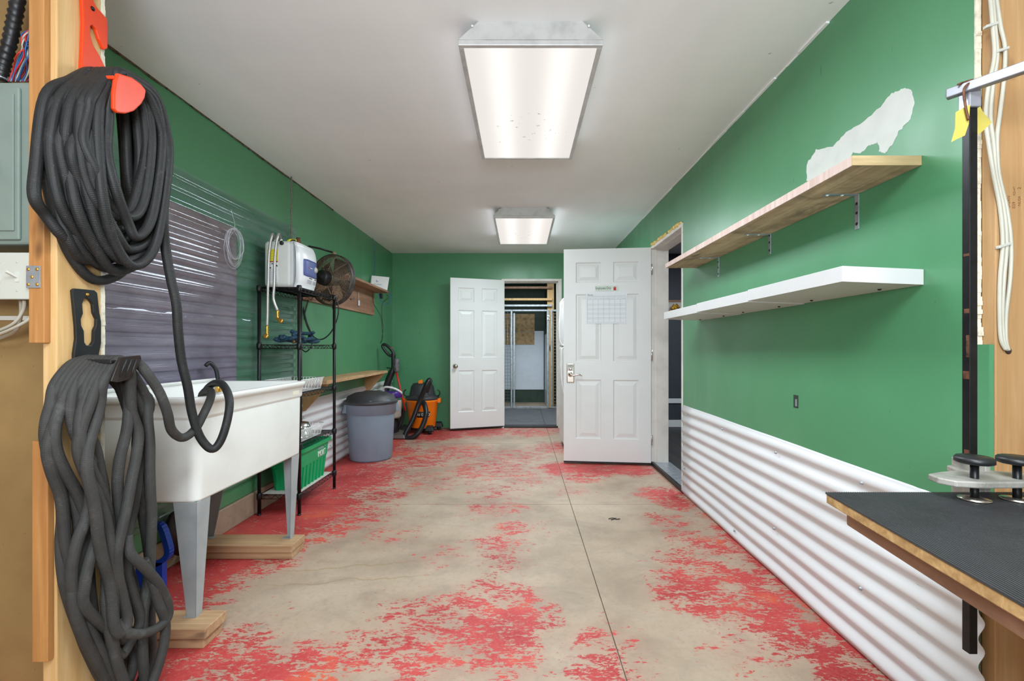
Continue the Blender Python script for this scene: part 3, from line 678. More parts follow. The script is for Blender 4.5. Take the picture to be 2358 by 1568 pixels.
tag(B(-1.0, BY-.022, r(793), q(1230.5), BY-.001, r(764.5)).build('strand_board', 'osb'), 'lower strand board panel on the kennel back wall', 'board')
t = thing('kennel_divider', 'white lower divider wall on the right of the kennel bay', 'divider', (.5, 9.2, 0))
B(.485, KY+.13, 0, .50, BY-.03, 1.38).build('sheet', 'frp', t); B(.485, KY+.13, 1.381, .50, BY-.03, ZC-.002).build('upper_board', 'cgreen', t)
# ---------------- side room ----------------
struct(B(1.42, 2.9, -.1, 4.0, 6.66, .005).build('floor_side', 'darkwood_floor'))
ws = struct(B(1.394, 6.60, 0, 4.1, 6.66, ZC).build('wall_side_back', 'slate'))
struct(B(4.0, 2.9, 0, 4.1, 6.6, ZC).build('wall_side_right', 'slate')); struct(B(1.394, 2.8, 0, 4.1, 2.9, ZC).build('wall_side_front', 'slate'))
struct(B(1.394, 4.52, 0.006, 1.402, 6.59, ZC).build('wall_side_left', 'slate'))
struct(B(1.41, 6.585, .006, 4.0, 6.599, .105).build('baseboard_back', 'white', None, .003))
struct(B(1.41, 6.583, .34, 4.0, 6.599, .405).build('trim_8', 'white', None, .003))
t = thing('wall_board', 'pale board with brown top edge hanging in the dark side room', 'board', (2.2, 6.59, 1.64)); B(1.6, 6.575, 1.64, 2.9, 6.598, 1.755).build('panel', plain('stained_white', (206, 200, 190), .6, var=.2), t); B(1.6, 6.46, 1.625, 2.9, 6.574, 1.640).build('ledge', 'brownply', t); B(1.6, 6.57, 1.756, 2.9, 6.598, 1.785).build('top_edge', 'brownply', t)
g = MB()
for i in range(7):
    c = P(1549+i*2.2, 706-((i*5) % 7), 6.5); c.z -= .024; g.lathe([(.001, -.02), (.02, -.008), (.024, .0), (.012, .02), (.001, .035)], c, 8)
tag(g.build('yellow_ornament', plain('mustard_ornament', (210, 160, 40), .5, var=.5, sc=30)), 'small yellow and black ornament in front of the side room board', 'ornament')

# ---------------- right wall shelves ----------------
t = thing('wood_shelf', 'weathered wooden plank shelf high on the right wall', 'shelf', (1.13, 2.4, 1.69))
xf = 1.0306
B(xf+.004, 1.4655, 1.689, XR-.001, 3.356, 1.719).build('plank', 'shelfwood', t, .001)
B(xf, 1.4655, 1.689, xf+.004, 3.356, 1.719).build('front_edge', 'shelfedge', t)
B(xf, 1.4615, 1.689, XR-.001, 1.4654, 1.719).build('end_grain', wood('end_grain', (214, 190, 146), (166, 140, 96), 0, .7, 1.4, 0, False), t)
for i, (Y, zb) in enumerate(((1.742, 1.56), (2.354, 1.588), (2.965, 1.566))):
    b = thing('angle_bracket', ('steel angle bracket nearest the camera under the wood shelf', 'middle steel angle bracket under the wood shelf', 'steel angle bracket nearest the doorway under the wood shelf')[i], 'bracket', (XR, Y, zb), None)
    g = MB(); g.box(XR-.0035, Y-.011, zb, XR-.0003, Y+.011, 1.6885); g.box(1.122, Y-.011, 1.6855, XR-.0035, Y+.011, 1.6887); g.build('strap', 'galv', b, .001)
    for z in (zb+.02, zb+.06, zb+.095): MB().lathe([(.006, 0), (.004, .002), (0, .003)], (XR-.0035, Y, z), 8, Matrix.Rotation(-math.pi/2, 3, 'Y')).build('screw', 'blackm', b)
    for x in (1.135, 1.19): MB().lathe([(.006, 0), (.004, .002), (0, .003)], (x, Y, 1.6855), 8, Matrix.Rotation(math.pi, 3, 'X')).build('screw', 'white', b)
wh = plain('white_laminate', (214, 214, 214), .35, var=.01)
for i, (y0, y1, dz) in enumerate(((1.4537, 2.062, 0.0), (2.066, 2.660, -.004), (2.664, 3.27, -.008))):
    t = thing('floating_shelf', ('white floating shelf nearest the camera on the right wall', 'middle white floating shelf on the right wall', 'white floating shelf nearest the doorway')[i], 'shelf', (1.12, (y0+y1)/2, 1.32), 'white floating shelves on the right wall')
    x0 = .994+(.0, .0, .0)[i]
    MB().hexa([(x0, y0, 1.326+dz), (XR-.001, y0, 1.316+dz), (XR-.001, y1, 1.316+dz), (x0, y1, 1.326+dz)], [(x0, y0, 1.3746+dz), (XR-.001, y0, 1.3640+dz), (XR-.001, y1, 1.3640+dz), (x0, y1, 1.3746+dz)]).build('shelf_body', wh, t, .001)
    for yy in (y0+.12, y1-.12): MB().lathe([(.006, 0), (.005, .004), (0, .005)], (1.20, yy, 1.3175+dz), 8, Matrix.Rotation(math.pi, 3, 'X')).build('fixing_screw', 'ink', t)
p = P(1764, 470, 2.16); tag(B(p.x, p.y-.02, 1.7195, p.x+.004, p.y+.025, 1.765).build('note_card', 'paper'), 'small white card standing on the wood shelf', 'card')

# ---------------- refrigerator behind the door ----------------
t = thing('refrigerator', 'white two-door refrigerator hidden behind the open door', 'refrigerator', (.85, 5.3, 0))
B(.512, 4.86, .05, 1.21, 5.56, 1.655).build('cabinet', 'white', t, .006)
f1 = B(.452, 4.863, 1.135, .509, 5.557, 1.655).build('freezer_door', 'white', t, .012); f2 = B(.452, 4.863, .08, .509, 5.557, 1.122).build('fridge_door', 'white', t, .012)
MB().tube(cr([(.452, 4.93, 1.14), (.412, 4.93, 1.18), (.405, 4.93, 1.4), (.430, 4.93, 1.60), (.452, 4.93, 1.63)], 5), .010, 8).build('handle', 'white', f1)
MB().tube(cr([(.452, 4.93, 1.12), (.425, 4.93, 1.08), (.425, 4.93, .8), (.452, 4.93, .62)], 5), .010, 8).build('handle', 'white', f2)
B(.48, 4.9, 0, 1.2, 5.52, .05).build('plinth', 'black', t)

# ---------------- utility sink ----------------
t = thing('utility_sink', 'white plastic utility sink on grey metal legs', 'sink', (-1.5, 2.25, .076))
x0, x1, y0, y1 = -1.752, -1.232, 1.795, 2.705; zr = .925
def rrect(x0, x1, y0, y1, z, r, n=5):
    out = []
    for cx, cy, a0 in ((x1-r, y0+r, -90), (x1-r, y1-r, 0), (x0+r, y1-r, 90), (x0+r, y0+r, 180)):
        for i in range(n+1):
            a = math.radians(a0+90*i/n); out.append(Vector((cx+r*math.cos(a), cy+r*math.sin(a), z)))
    return out
def loft(rings, capb=True, capt=False, sm=True):
    g = MB(); n = len(rings[0])
    for r in rings: g.v += r
    for i in range(len(rings)-1):
        for k in range(n):
            if sm: g.sm.add(len(g.f))
            g.f.append((i*n+k, i*n+(k+1) % n, (i+1)*n+(k+1) % n, (i+1)*n+k))
    if capb: g.f.append(tuple(range(n))[::-1])
    if capt: g.f.append(tuple(range((len(rings)-1)*n, len(rings)*n)))
    return g
rr = []
for ins, z, rad in ((.024, .522, .03), (.022, .530, .038), (.016, .838, .045), (.0165, .842, .045), (.010, .848, .045), (.008, .856, .045), (.007, .903, .045), (-.002, .908, .045), (-.004, .925, .042), (.0, .930, .04), (.022, .930, .035), (.028, .924, .035), (.045, .60, .06), (.06, .578, .06)):
    rr.append(rrect(x0+ins, x1-ins, y0+ins, y1-ins, z, rad))
g = loft(rr, True, True); tub = g.build('basin', 'sink', t)
B(-1.752, y0, .93, -1.732, y1, .948).build('back_ledge', 'sink', t, .006)
p = P(697, 915, 2.66); B(-1.2395, 2.55, .862, -1.2385, 2.62, .882).build('faded_sticker', plain('faded_beige', (222, 218, 196), .6), t)
legs = ((-1.257, 1.820, -1, -1), (-1.257, 2.66, -1, 1), (-1.735, 1.808, 1, -1), (-1.735, 2.66, 1, 1))
for lx, ly, sx, sy in legs:
    g = MB(); zt_, zb_ = .522, .0775; wt, wb_ = .092, .036; th = .003
    inw = .012 if lx > -1.4 else -.012
    bx = lx-inw*0; oy = ly+(-.012 if sy < 0 else .0); yb = ly - sy*.0
    # sheet-metal angle: face across x and face across y, tapering
    fy = ly if sy < 0 else ly
    ybot = fy-.004 if sy < 0 else fy-.062
    def pr(xa, xb, ya, yb2, z): return [Vector((xa, ya, z)), Vector((xb, ya, z)), Vector((xb, yb2, z)), Vector((xa, yb2, z))]
    g.hexa(pr(lx+sx*wb_, lx, ybot, ybot+th, zb_), pr(lx+sx*wt, lx, fy, fy+th, zt_))
    dy = 1 if sy < 0 else -1
    g.hexa(pr(lx, lx-sx*0-.0001+(-th if sx < 0 else th), ybot, ybot+dy*wb_*1.0, zb_), pr(lx, lx+(-th if sx < 0 else th), fy, fy+dy*wt*.9, zt_))
    lg = g.build('leg', 'grey_metal', t, .0015)
    g = MB(); g.box(min(lx, lx+sx*.05), ybot-.0, .0765, max(lx, lx+sx*.05), ybot+dy*.03 if dy > 0 else ybot, .0785) if dy > 0 else g.box(min(lx, lx+sx*.05), ybot-.03, .0765, max(lx, lx+sx*.05), ybot, .0785)
    g.build('foot_plate', 'grey_metal', lg)
for nm, a, lb in (('top', (-1.79, 1.742, .0385, -1.172, 1.872, .0765), 'upper pine board under the near sink legs'), ('low', (-1.79, 1.750, .0003, -1.182, 1.862, .0382), 'lower pine board under the near sink legs'),
                  ('top', (-1.79, 2.478, .0385, -1.210, 2.63, .0765), 'upper pine board under the far sink legs'), ('low', (-1.79, 2.490, .0003, -1.214, 2.625, .0382), 'lower pine board under the far sink legs')):
    tag(B(*a).build('pine_block', 'block', None, .003), lb, 'board', 'pine boards under the sink legs')
# hose stub dropping into the sink
t = thing('faucet_hose', 'short black hose with brass coupling at the back of the sink', 'hose', (-1.68, 2.66, .93))
MB().tube(cr([(-1.746, 2.60, 1.02), (-1.735, 2.62, 1.035), (-1.715, 2.64, 1.00), (-1.705, 2.645, .93)], 6), .011, 8).build('tube', 'black', t)
MB().lathe([(.012, 0), (.015, .01), (.015, .03), (.011, .04), (.011, .06)], (-1.703, 2.646, .872), 10).build('coupling', 'brass', t)
# dustpan and black pad under the sink
t = thing('blue_handle', 'blue plastic handle standing on the floor behind the sink leg', 'tool', (-1.68, 2.2, 0))
pts = [P(352, 1212, 2.12), P(366, 1214, 2.12), P(378, 1245, 2.12), P(384, 1275, 2.12), P(372, 1292, 2.12), P(350, 1303, 2.12)]
g = MB()
def flatbar(g, pts, w_, th):
    pts = cr(pts, 4)
    for a, b in zip(pts[:-1], pts[1:]):
        d = (b-a).normalized(); s_ = Vector((d.z, 0, -d.x)).normalized()*w_/2
        g.hexa([a-s_, b-s_, b+s_, a+s_], [a-s_+Vector((0, th, 0)), b-s_+Vector((0, th, 0)), b+s_+Vector((0, th, 0)), a+s_+Vector((0, th, 0))])
flatbar(g, pts, .024, .03); g.box(-1.74, 2.12, 0.002, -1.62, 2.15, .15); g.build('grip', 'blue', t)
t = MB(); t.lathe([(.001, 0), (.075, .0), (.085, .012), (.085, .03), (.001, .04)], (0, 0, 0), 24)
for v in t.v: v.x, v.y, v.z = -1.77+v.z, 2.40+v.x*.9, .172+v.y*1.35*1.0+v.x*-.5
tag(t.build('black_pad', 'black'), 'black oval pad leaning on the concrete curb under the sink', 'pad')

# ---------------- wire rack ----------------
t = thing('wire_rack', 'black five-tier wire shelving rack beside the sink', 'shelving rack', (-1.63, 3.435, 0))
rx0, rx1, ry0, ry1 = -1.752, -1.484, 3.143, 3.732; SZ = [.125, .457, .80, 1.13, 1.515]
for x in (rx0, rx1):
    for y in (ry0, ry1):
        g = MB(); g.tube([(x, y, .012), (x, y, 1.535)], .0115, 12)
        for z in SZ: g.lathe([(.0145, -.022), (.017, -.01), (.017, .018), (.0125, .024)], (x, y, z), 12)
        for i in range(30): g.lathe([(.0119, -.001), (.0123, 0), (.0119, .001)], (x, y, .05+i*.05), 8, caps=False)
        pt = g.build('post', 'blackm', t)
        MB().lathe([(.013, 0), (.013, .006), (.007, .010), (.007, .016)], (x, y, 0.0005), 10).build('levelling_foot', 'black', pt)
for z in SZ:
    g = MB(); r_ = .0028
    for zz2 in (z+.010, z-.016):
        g.tube([(rx0, ry0, zz2), (rx1, ry0, zz2), (rx1, ry1, zz2), (rx0, ry1, zz2)], r_, 5, True)
    def zig(a, b, n):
        pts = []
        for i in range(2*n+1):
            f = i/(2*n); pts.append((a[0]+(b[0]-a[0])*f, a[1]+(b[1]-a[1])*f, z+.010 if i % 2 == 0 else z-.016))
        g.tube(pts, .002, 4)
    zig((rx0, ry0), (rx1, ry0), 5); zig((rx0, ry1), (rx1, ry1), 5); zig((rx0, ry0), (rx0, ry1), 11); zig((rx1, ry0), (rx1, ry1), 11)
    y = ry0+.02
    while y < ry1: g.tube([(rx0, y, z+.010), (rx1, y, z+.010)], .0018, 4); y += .022
    for x in (rx0+.1, rx0+.19): g.tube([(x, ry0, z+.006), (x, ry1, z+.006)], .0028, 5)
    g.build('wire_shelf', 'blackm', t)
# liner on the bottom tier
tag(B(rx0+.014, ry0+.014, .1375, rx1-.014, ry1-.014, .1395).build('shelf_liner', plain('pale_liner', (206, 200, 194), .7)), 'pale liner sheet on the bottom tier under the green bin', 'liner')
# green bin
t = thing('recycling_bin', 'green plastic recycling bin on the bottom rack tier', 'bin', (-1.63, 3.42, .14))
def rr4(x0, x1, y0, y1, z, r): return rrect(x0, x1, y0, y1, z, r, 4)
bx0, bx1, by0, by1 = -1.738, -1.497, 3.20, 3.69
zb = .141; rings = []
for ins, z in ((.030, zb), (.020, zb+.15), (.012, zb+.152), (.004, zb+.255), (-.012, zb+.257), (-.014, zb+.283), (0, zb+.283), (.006, zb+.25), (.028, zb+.01)): rings.append(rr4(bx0+ins, bx1-ins, by0+ins, by1-ins, z, .035))
g = loft(rings, True, True, False); bo = g.build('tub', 'green_bin', t)
for i in range(7):
    yy = by0+.06+i*.057; MB().hexa([(bx1-.028, yy, zb), (bx1-.022, yy, zb), (bx1-.022, yy+.008, zb), (bx1-.028, yy+.008, zb)], [(bx1-.018, yy, zb+.148), (bx1-.010, yy, zb+.148), (bx1-.010, yy+.008, zb+.148), (bx1-.018, yy+.008, zb+.148)]).build('rib', 'green_bin', t)
for i in range(3):
    xx = bx0+.06+i*.065; MB().hexa([(xx, by0+.022, zb), (xx+.02, by0+.022, zb), (xx+.02, by0+.030, zb), (xx, by0+.030, zb)], [(xx, by0+.008, zb+.148), (xx+.02, by0+.008, zb+.148), (xx+.02, by0+.018, zb+.148), (xx, by0+.018, zb+.148)]).build('rib', 'green_bin', t)
MB().box(-1.68, by0-.008, zb+.19, -1.58, by0+.004, zb+.235).build('handle_cup', 'green_bin', t, .006)
text('IMORT', .062, (bx1-.0065, 3.475, zb+.168), (0, 1, 0), (0, 0, 1), 'white', 'lettering', t, .001, 'LEFT', .72)
text('recycling', .024, (bx1-.0045, 3.475, zb+.222), (0, 1, 0), (0, 0, 1), 'greyink', 'lettering', t, .001, 'LEFT', .9) if False else None
g = MB(); g.box(bx1-.008, 3.48, zb+.222, bx1-.0035, 3.575, zb+.227); g.box(bx1-.008, 3.48, zb+.231, bx1-.003, 3.56, zb+.236); g.lathe([(.006, 0), (0, .012)], (bx1-.005, 3.60, zb+.226), 6); g.build('printed_mark', 'greyink', t)
# wire baskets and bowl
def basket(z, label, x0, x1, y0, y1, hgt):
    t = thing('wire_basket', label, 'basket', ((x0+x1)/2, (y0+y1)/2, z), 'white wire baskets on the rack'); g = MB(); r_ = .0022; e = .018
    g.tube([(x0-e, y0-e, z+hgt), (x1+e, y0-e, z+hgt), (x1+e, y1+e, z+hgt), (x0-e, y1+e, z+hgt)], .0034, 6, True)
    g.build('rim', 'white', t); g = MB()
    n = 22
    for i in range(n+1):
        y = y0+(y1-y0)*i/n; g.tube([(x0-e, y, z+hgt), (x0, y, z+.003), (x1, y, z+.003), (x1+e, y, z+hgt)], r_, 4)
    for i in range(10):
        x = x0+(x1-x0)*i/9; g.tube([(x, y0-e, z+hgt), (x, y0, z+.003), (x, y1, z+.003), (x, y1+e, z+hgt)], r_, 4)
    g.build('wires', 'white', t)
basket(.8135, 'white wire basket on the third rack tier behind the sink rim', -1.722, -1.515, 3.20, 3.55, .085)
basket(.4705, 'white wire basket holding a steel bowl on the lower rack tier', -1.722, -1.515, 3.20, 3.55, .085)
tag(MB().lathe([(.055, .105), (.085, .10), (.10, .06), (.108, .004), (.113, 0), (.113, .003), (.106, .006), (.098, .06), (.083, .096), (.02, .10)][::-1], (-1.63, 3.40, .478), 32).build('steel_bowl', 'steel'), 'upturned stainless steel bowl in the lower wire basket', 'bowl')
# woven blue hose on second tier
pts = []
for i in range(64):
    f = i/63; lap = f*3.2; y = 3.17+.40*abs((lap % 2)-1)+.02*math.sin(i*1.7)
    pts.append((-1.595+.045*math.sin(i*.62)+.03*math.sin(i*1.31), y, 1.168+.008*lap+.008*math.sin(i*1.9)+(.045*math.sin(math.pi*(f-.62)/.22) if .62 < f < .84 else 0)))
t = thing('expandable_hose', 'blue woven expandable hose piled on the second rack tier', 'hose', (-1.6, 3.4, 1.142)); MB().tube(cr(pts, 4), .013, 8).build('tube', 'bluehose', t)
MB().lathe([(.012, 0), (.014, .01), (.012, .03)], (-1.575, 3.26, 1.165), 10, Matrix.Rotation(1.3, 3, 'X')).build('coupling', 'brass', t)

# ---------------- water heater ----------------
t = thing('water_heater', 'small white water heater with blue control panel on the rack', 'water heater', (-1.62, 3.33, 1.528))
bx0, bx1, y0, y1, zb, zt_ = -1.740, -1.545, 3.17, 3.475, 1.5275, 1.845
g = MB(); g.box(bx0, y0, zb, bx1, y1, zt_); g.build('tank_shell', plain('heater_grey_white', (216, 218, 214), .4, var=.02), t, .03, seg=4)
# bulged front
n1, n2_ = 10, 8; vs = []; fs = []
for i in range(n1+1):
    for j in range(n2_+1):
        a = i/n1; b = j/n2_; bul = .062*(1-(2*a-1)**4*.55)*(1-(2*b-1)**4*.6)+.0
        vs.append((bx1-.002+bul, y0+(y1-y0)*a, zb+(zt_-.004-zb)*b))
for i in range(n1):
    for j in range(n2_): k = i*(n2_+1)+j; fs.append((k, k+n2_+1, k+n2_+2, k+1))
o_ = len(vs); brd = [i*(n2_+1) for i in range(n1+1)]+[n1*(n2_+1)+j for j in range(1, n2_+1)]+[i*(n2_+1)+n2_ for i in range(n1-1, -1, -1)]+[j for j in range(n2_-1, 0, -1)]
for b in brd: vs.append((bx1-.004, vs[b][1], vs[b][2]))
for k in range(len(brd)): fs.append((brd[k], brd[(k+1) % len(brd)], o_+(k+1) % len(brd), o_+k))
g = MB(); g.add(vs, fs, True); fc = g.build('front_cover', plain('heater_white', (236, 238, 242), .3, var=.01), t)
def front(a, b, d):
    bul = .062*(1-(2*a-1)**4*.55)*(1-(2*b-1)**4*.6); return Vector((bx1-.002+bul+d, y0+(y1-y0)*a, zb+(zt_-.004-zb)*b))
def fpatch(a0, a1, b0, b1, d, mat, name, par, cut=.0):
    g = MB(); n = 6; vs = []; fs = []
    for i in range(n+1):
        for j in range(n+1):
            a = a0+(a1-a0)*i/n; b = b0+(b1-b0)*j/n
            if cut and i in (0, n) and j in (0, n): a += cut*(1 if i == 0 else -1); b += cut*(1 if j == 0 else -1)
            vs.append(front(a, b, d))
    for i in range(n):
        for j in range(n): k = i*(n+1)+j; fs.append((k, k+n+1, k+n+2, k+1))
    g.add(vs, fs, True); return g.build(name, mat, par, 0, .001)
pn = fpatch(.16, .95, .28, .66, .0022, 'navy', 'control_panel', t, .012)
MB().lathe([(.022, 0), (.022, .003), (.016, .004), (.016, .009), (0, .010)], front(.74, .48, .002), 18, Matrix.Rotation(math.pi/2, 3, 'Y')).build('dial', 'ivory', pn)
fpatch(.44, .56, .478, .492, .0035, 'white', 'logo_mark', pn); fpatch(.33, .42, .482, .490, .0035, 'red', 'logo_mark', pn); fpatch(.68, .70, .475, .49, .0035, 'red', 'indicator', pn)
for a0, a1, b0 in ((.42, .56, .245), (.70, .80, .245)): fpatch(a0, a1, b0, b0+.018, .0015, 'ink', 'printed_mark', t)
for a0, a1 in ((.36, .58), (.64, .82)):
    for k in range(4): fpatch(a0, a1, .14+k*.022, .148+k*.022, .0012, 'greyink', 'printed_mark', t)
# side label
lb = MB().box(-1.712, y0-.0015, 1.562, -1.640, y0-.0003, 1.785).build('warning_label', 'paper', t)
MB().box(-1.712, y0-.0022, 1.705, -1.640, y0-.0016, 1.785).build('yellow_band', 'yellow', lb); MB().box(-1.712, y0-.0022, 1.697, -1.640, y0-.0016, 1.7045).build('red_band', 'red', lb)
g = MB()
for k in range(4): g.box(-1.709, y0-.0026, 1.718+k*.018, -1.643, y0-.0022, 1.7195+k*.018)
for k in range(12): g.box(-1.708, y0-.0022, 1.57+k*.007, -1.645-.012*R.random(), y0-.0016, 1.5715+k*.007)
g.build('printed_lines', 'greyink', lb)
g = MB()
for k, (dx, dz) in enumerate(((.03, .012), (.042, .006), (.055, 0), (.062, -.003))): g.lathe([(.005, 0), (.004, .001)], (-1.708+dx, y0-.0016, 1.675+dz), 8, Matrix.Rotation(math.pi/2, 3, 'X'))
g.box(-1.710, y0-.0024, 1.655, -1.685, y0-.0016, 1.662); g.build('pictogram', 'ink', lb)
MB().tube(cr([(-1.62, 3.17+.08, zt_-.006), (-1.60, 3.25, zt_+.018), (-1.57, 3.28, zt_+.020), (-1.545, 3.30, zt_-.004)], 5), .009, 8).build('yellow_strap', 'yellow', t)
MB().lathe([(.008, 0), (.014, .004), (.014, .012), (.008, .016)], (-1.612, y0-.0, 1.825), 8, Matrix.Rotation(math.pi/2, 3, 'X')).build('drain_tap', 'black', t)
MB().lathe([(.012, 0), (.018, .006), (.018, .02), (.012, .03), (.014, .045)], (-1.56, 3.29, zt_), 10).build('relief_valve', 'hose_r', t)
MB().lathe([(.014, 0), (.017, .01), (.014, .022)], (-1.575, 3.25, zt_-.001), 10).build('black_cap', 'black', t)
for i, (px, yb, lb2) in enumerate(((622, 775, 'longer braided steel hose hanging over the water heater'), (636, 740, 'shorter braided steel hose hanging over the water heater'))):
    t = thing('braided_hose', lb2, 'hose', P(px, 660, 3.12))
    a = 3.13
    pts = [P(px+10, 552, 3.26), P(px+7, 540, 3.20), P(px+4, 542, 3.14), P(px-1, 570, a), P(px-4, 610, a-.005), P(px-5, 660, a-.03), P(px-6, 720 if i == 0 else 690, a-.03)]
    pts += [P(px-7, yb-25, a-.03)] if i == 0 else [P(px+3, 715, a-.03)]
    MB().tube(cr(pts, 6), .0085, 10).build('braid', 'braid', t)
    e = pts[-1]; f_ = [e, e+Vector((.0, 0, -.03)), e+Vector((-.0 if i == 0 else .004, -.005, -.055)), e+Vector((.002 if i == 0 else .03, -.012, -.064))]
    MB().tube(cr(f_, 4), .010, 10).lathe([(.010, 0), (.017, .003), (.017, .014), (.010, .016)], f_[-1]+Vector((0, 0, -.008)), 10, Matrix.Rotation(1.2, 3, 'X')).build('brass_elbow', 'brass', t)
    MB().lathe([(.012, 0), (.013, .02), (.010, .03)], pts[0]+Vector((0, 0, -.02)), 8).build('steel_nut', 'steel', t)
# ---------------- fan ----------------
t = thing('wall_fan', 'round dusty metal fan in a wire cage on the left wall', 'fan', (-1.57, 3.95, 1.64))
fc_ = Vector((-1.585, 3.98, 1.690)); ax = Vector((.33, .94, -.05)).normalized(); rotf = ax.to_track_quat('Z', 'Y').to_matrix()
RAD = .205
def FP(r, a, h): return fc_+rotf @ Vector((r*math.cos(a), r*math.sin(a), h))
def ring(g, r, h, tr, n=40): g.tube([FP(r, 2*math.pi*i/n, h) for i in range(n)], tr, 5, True)
def dome(r): return -.10+.055*(r/RAD)**2.2
g = MB()
for i in range(19): rr_ = .065+(RAD-.065)*i/18; ring(g, rr_, dome(rr_), .0019, 36)
for i in range(10): a = 2*math.pi*i/10; g.tube([FP(r_, a, dome(r_)-.002) for r_ in (.06, .1, .14, .18, RAD)], .0024, 5)
for i in range(14): rr_ = .05+(RAD-.05)*i/13; ring(g, rr_, .08-.075*(rr_/RAD)**2, .0017, 36)
for i in range(10): a = 2*math.pi*i/10+.2; g.tube([FP(.04, a, .08), FP(.12, a, .056), FP(RAD, a, .005)], .0024, 5)
g.build('cage', 'cage', t)
g = MB(); g.lathe([(RAD+.004, -.045), (RAD+.011, -.045), (RAD+.011, -.035), (RAD+.006, -.032), (RAD+.006, -.006), (RAD+.011, -.003), (RAD+.011, .008), (RAD+.004, .008), (RAD+.002, -.006), (RAD+.002, -.035), (RAD+.004, -.045)], fc_, 40, rotf, True, False); g.build('drum_band', plain('dusty_grey_metal', (84, 80, 76), .45, .5, var=.3, sc=20), t)
MB().lathe([(.0, -.165), (.018, -.165), (.022, -.158), (.050, -.158), (.060, -.148), (.064, -.09), (.064, -.06), (.0, -.06)], fc_, 24, rotf).build('motor', 'black', t)
g = MB(); mm = []
for i in range(7):
    a = -.55+i*.16; mm.append((FP(.0648, a, -.135), FP(.0648, a, -.085)))
for a, b in zip(mm[:-1], mm[1:]): g.add([a[0], b[0], b[1], a[1]], [(0, 1, 2, 3)])
g.build('rating_label', plain('silver_label', (190, 190, 192), .4), t, 0, .0008)
for k in range(4):
    g = MB(); a0 = k*math.pi/2+.5; vs = []; fs = []
    for i in range(7):
        rr_ = .05+.135*i/6
        for j in range(5):
            s_ = (j/4-.5); a = a0+s_*(.9+.15*i/6)+.1*i/6; vs.append(FP(rr_, a, .01+s_*.05))
    for i in range(6):
        for j in range(4): k2 = i*5+j; fs.append((k2, k2+1, k2+6, k2+5))
    g.add(vs, fs, True); g.build('blade', plain('grey_blade', (70, 66, 62), .5, .4), t, 0, .002)
MB().lathe([(.04, -.03), (.045, -.01), (.045, .03), (.02, .045), (0, .045)], fc_, 20, rotf).build('hub', 'black', t)
topp = FP(RAD+.01, 0, 0); tp = fc_+Vector((0, 0, RAD+.012)); bp = fc_+Vector((0, 0, -RAD-.012))
g = MB(); g.tube([tp+Vector((-.01, 0, .02)), tp+Vector((-.07, -.12, .028)), tp+Vector((-.12, -.20, .028)), tp+Vector((-.175, -.28, -.03))], .008, 8); g.build('mount_arm', 'blackm', t)
MB().lathe([(.016, -.01), (.018, .0), (.016, .03), (.009, .04)], tp-Vector((0, 0, .01)), 10).build('top_pivot', 'cage', t); MB().lathe([(.012, -.03), (.016, -.01), (.014, .01)], bp, 10).build('bottom_pivot', 'hose_r', t)
# fan cables
g = MB()
g.tube(cr([P(742, 688, 3.86), P(768, 680, 3.8), P(779, 705, 3.8), P(776, 735, 3.8), P(762, 765, 3.8), P(742, 781, 3.8), P(722, 775, 3.82), P(705, 745, 3.85), P(697, 700, 3.9)], 6), .005, 6)
g.tube(cr([P(710, 690, 3.9), P(700, 730, 3.9), P(695, 780, 3.9), P(694, 800, 3.86), P(704, 810, 3.84), P(716, 798, 3.84), P(719, 775, 3.85), P(706, 740, 3.87), P(694, 690, 3.9)], 6), .005, 6)
tag(g.build('power_cable', 'black'), 'looped black power cable hanging below the fan', 'cable')
# ---------------- left wall shelves ----------------
t = thing('wall_shelf', 'upper brown board shelf on the left wall carrying the router', 'shelf', (-1.7, 4.8, 1.78))
B(XL+.001, 4.25, 1.782, -1.602, 5.72, 1.806).build('board', 'brownply', t, .002)
B(XL+.001, 3.74, 1.512, XL+.022, 5.70, 1.781).build('backboard', 'brownply', t, .002)
p = PX(808, 688, XL+.03); MB().tube([p, p+Vector((.02, .03, 0)), p+Vector((.03, .01, .01))], .007, 6).build('hook', 'galv', t)
p = PX(826, 685, XL+.03); t2 = thing('hanging_tag', 'small white plastic tag hanging on the brown backboard', 'tag', p)
MB().tube([p+Vector((0, 0, .06)), p+Vector((0, 0, -.03))], .003, 5).build('cord', 'white', t2); B(p.x-.004, p.y-.018, p.z-.09, p.x+.008, p.y+.018, p.z-.03).build('tag_body', 'white', t2, .003)
t = thing('wall_shelf', 'lower brown board shelf on wooden brackets above the grey bin', 'shelf', (-1.7, 4.6, .85))
B(XL+.001, 3.78, .824, -1.565, 5.51, .853).build('board', 'shelfwood2', t, .002) if False else B(XL+.001, 3.78, .824, -1.565, 5.51, .853).build('board', wood('pine_shelf_board', (214, 180, 138), (170, 128, 88), 1, .65, .7, .35), t, .002)
for y in (3.84, 5.40): MB().prism([(XL+.001, .823), (-1.58, .823), (-1.60, .79), (XL+.03, .60), (XL+.001, .60)], 'y', y, y+.03).build('bracket', 'pine_r', t, .002)
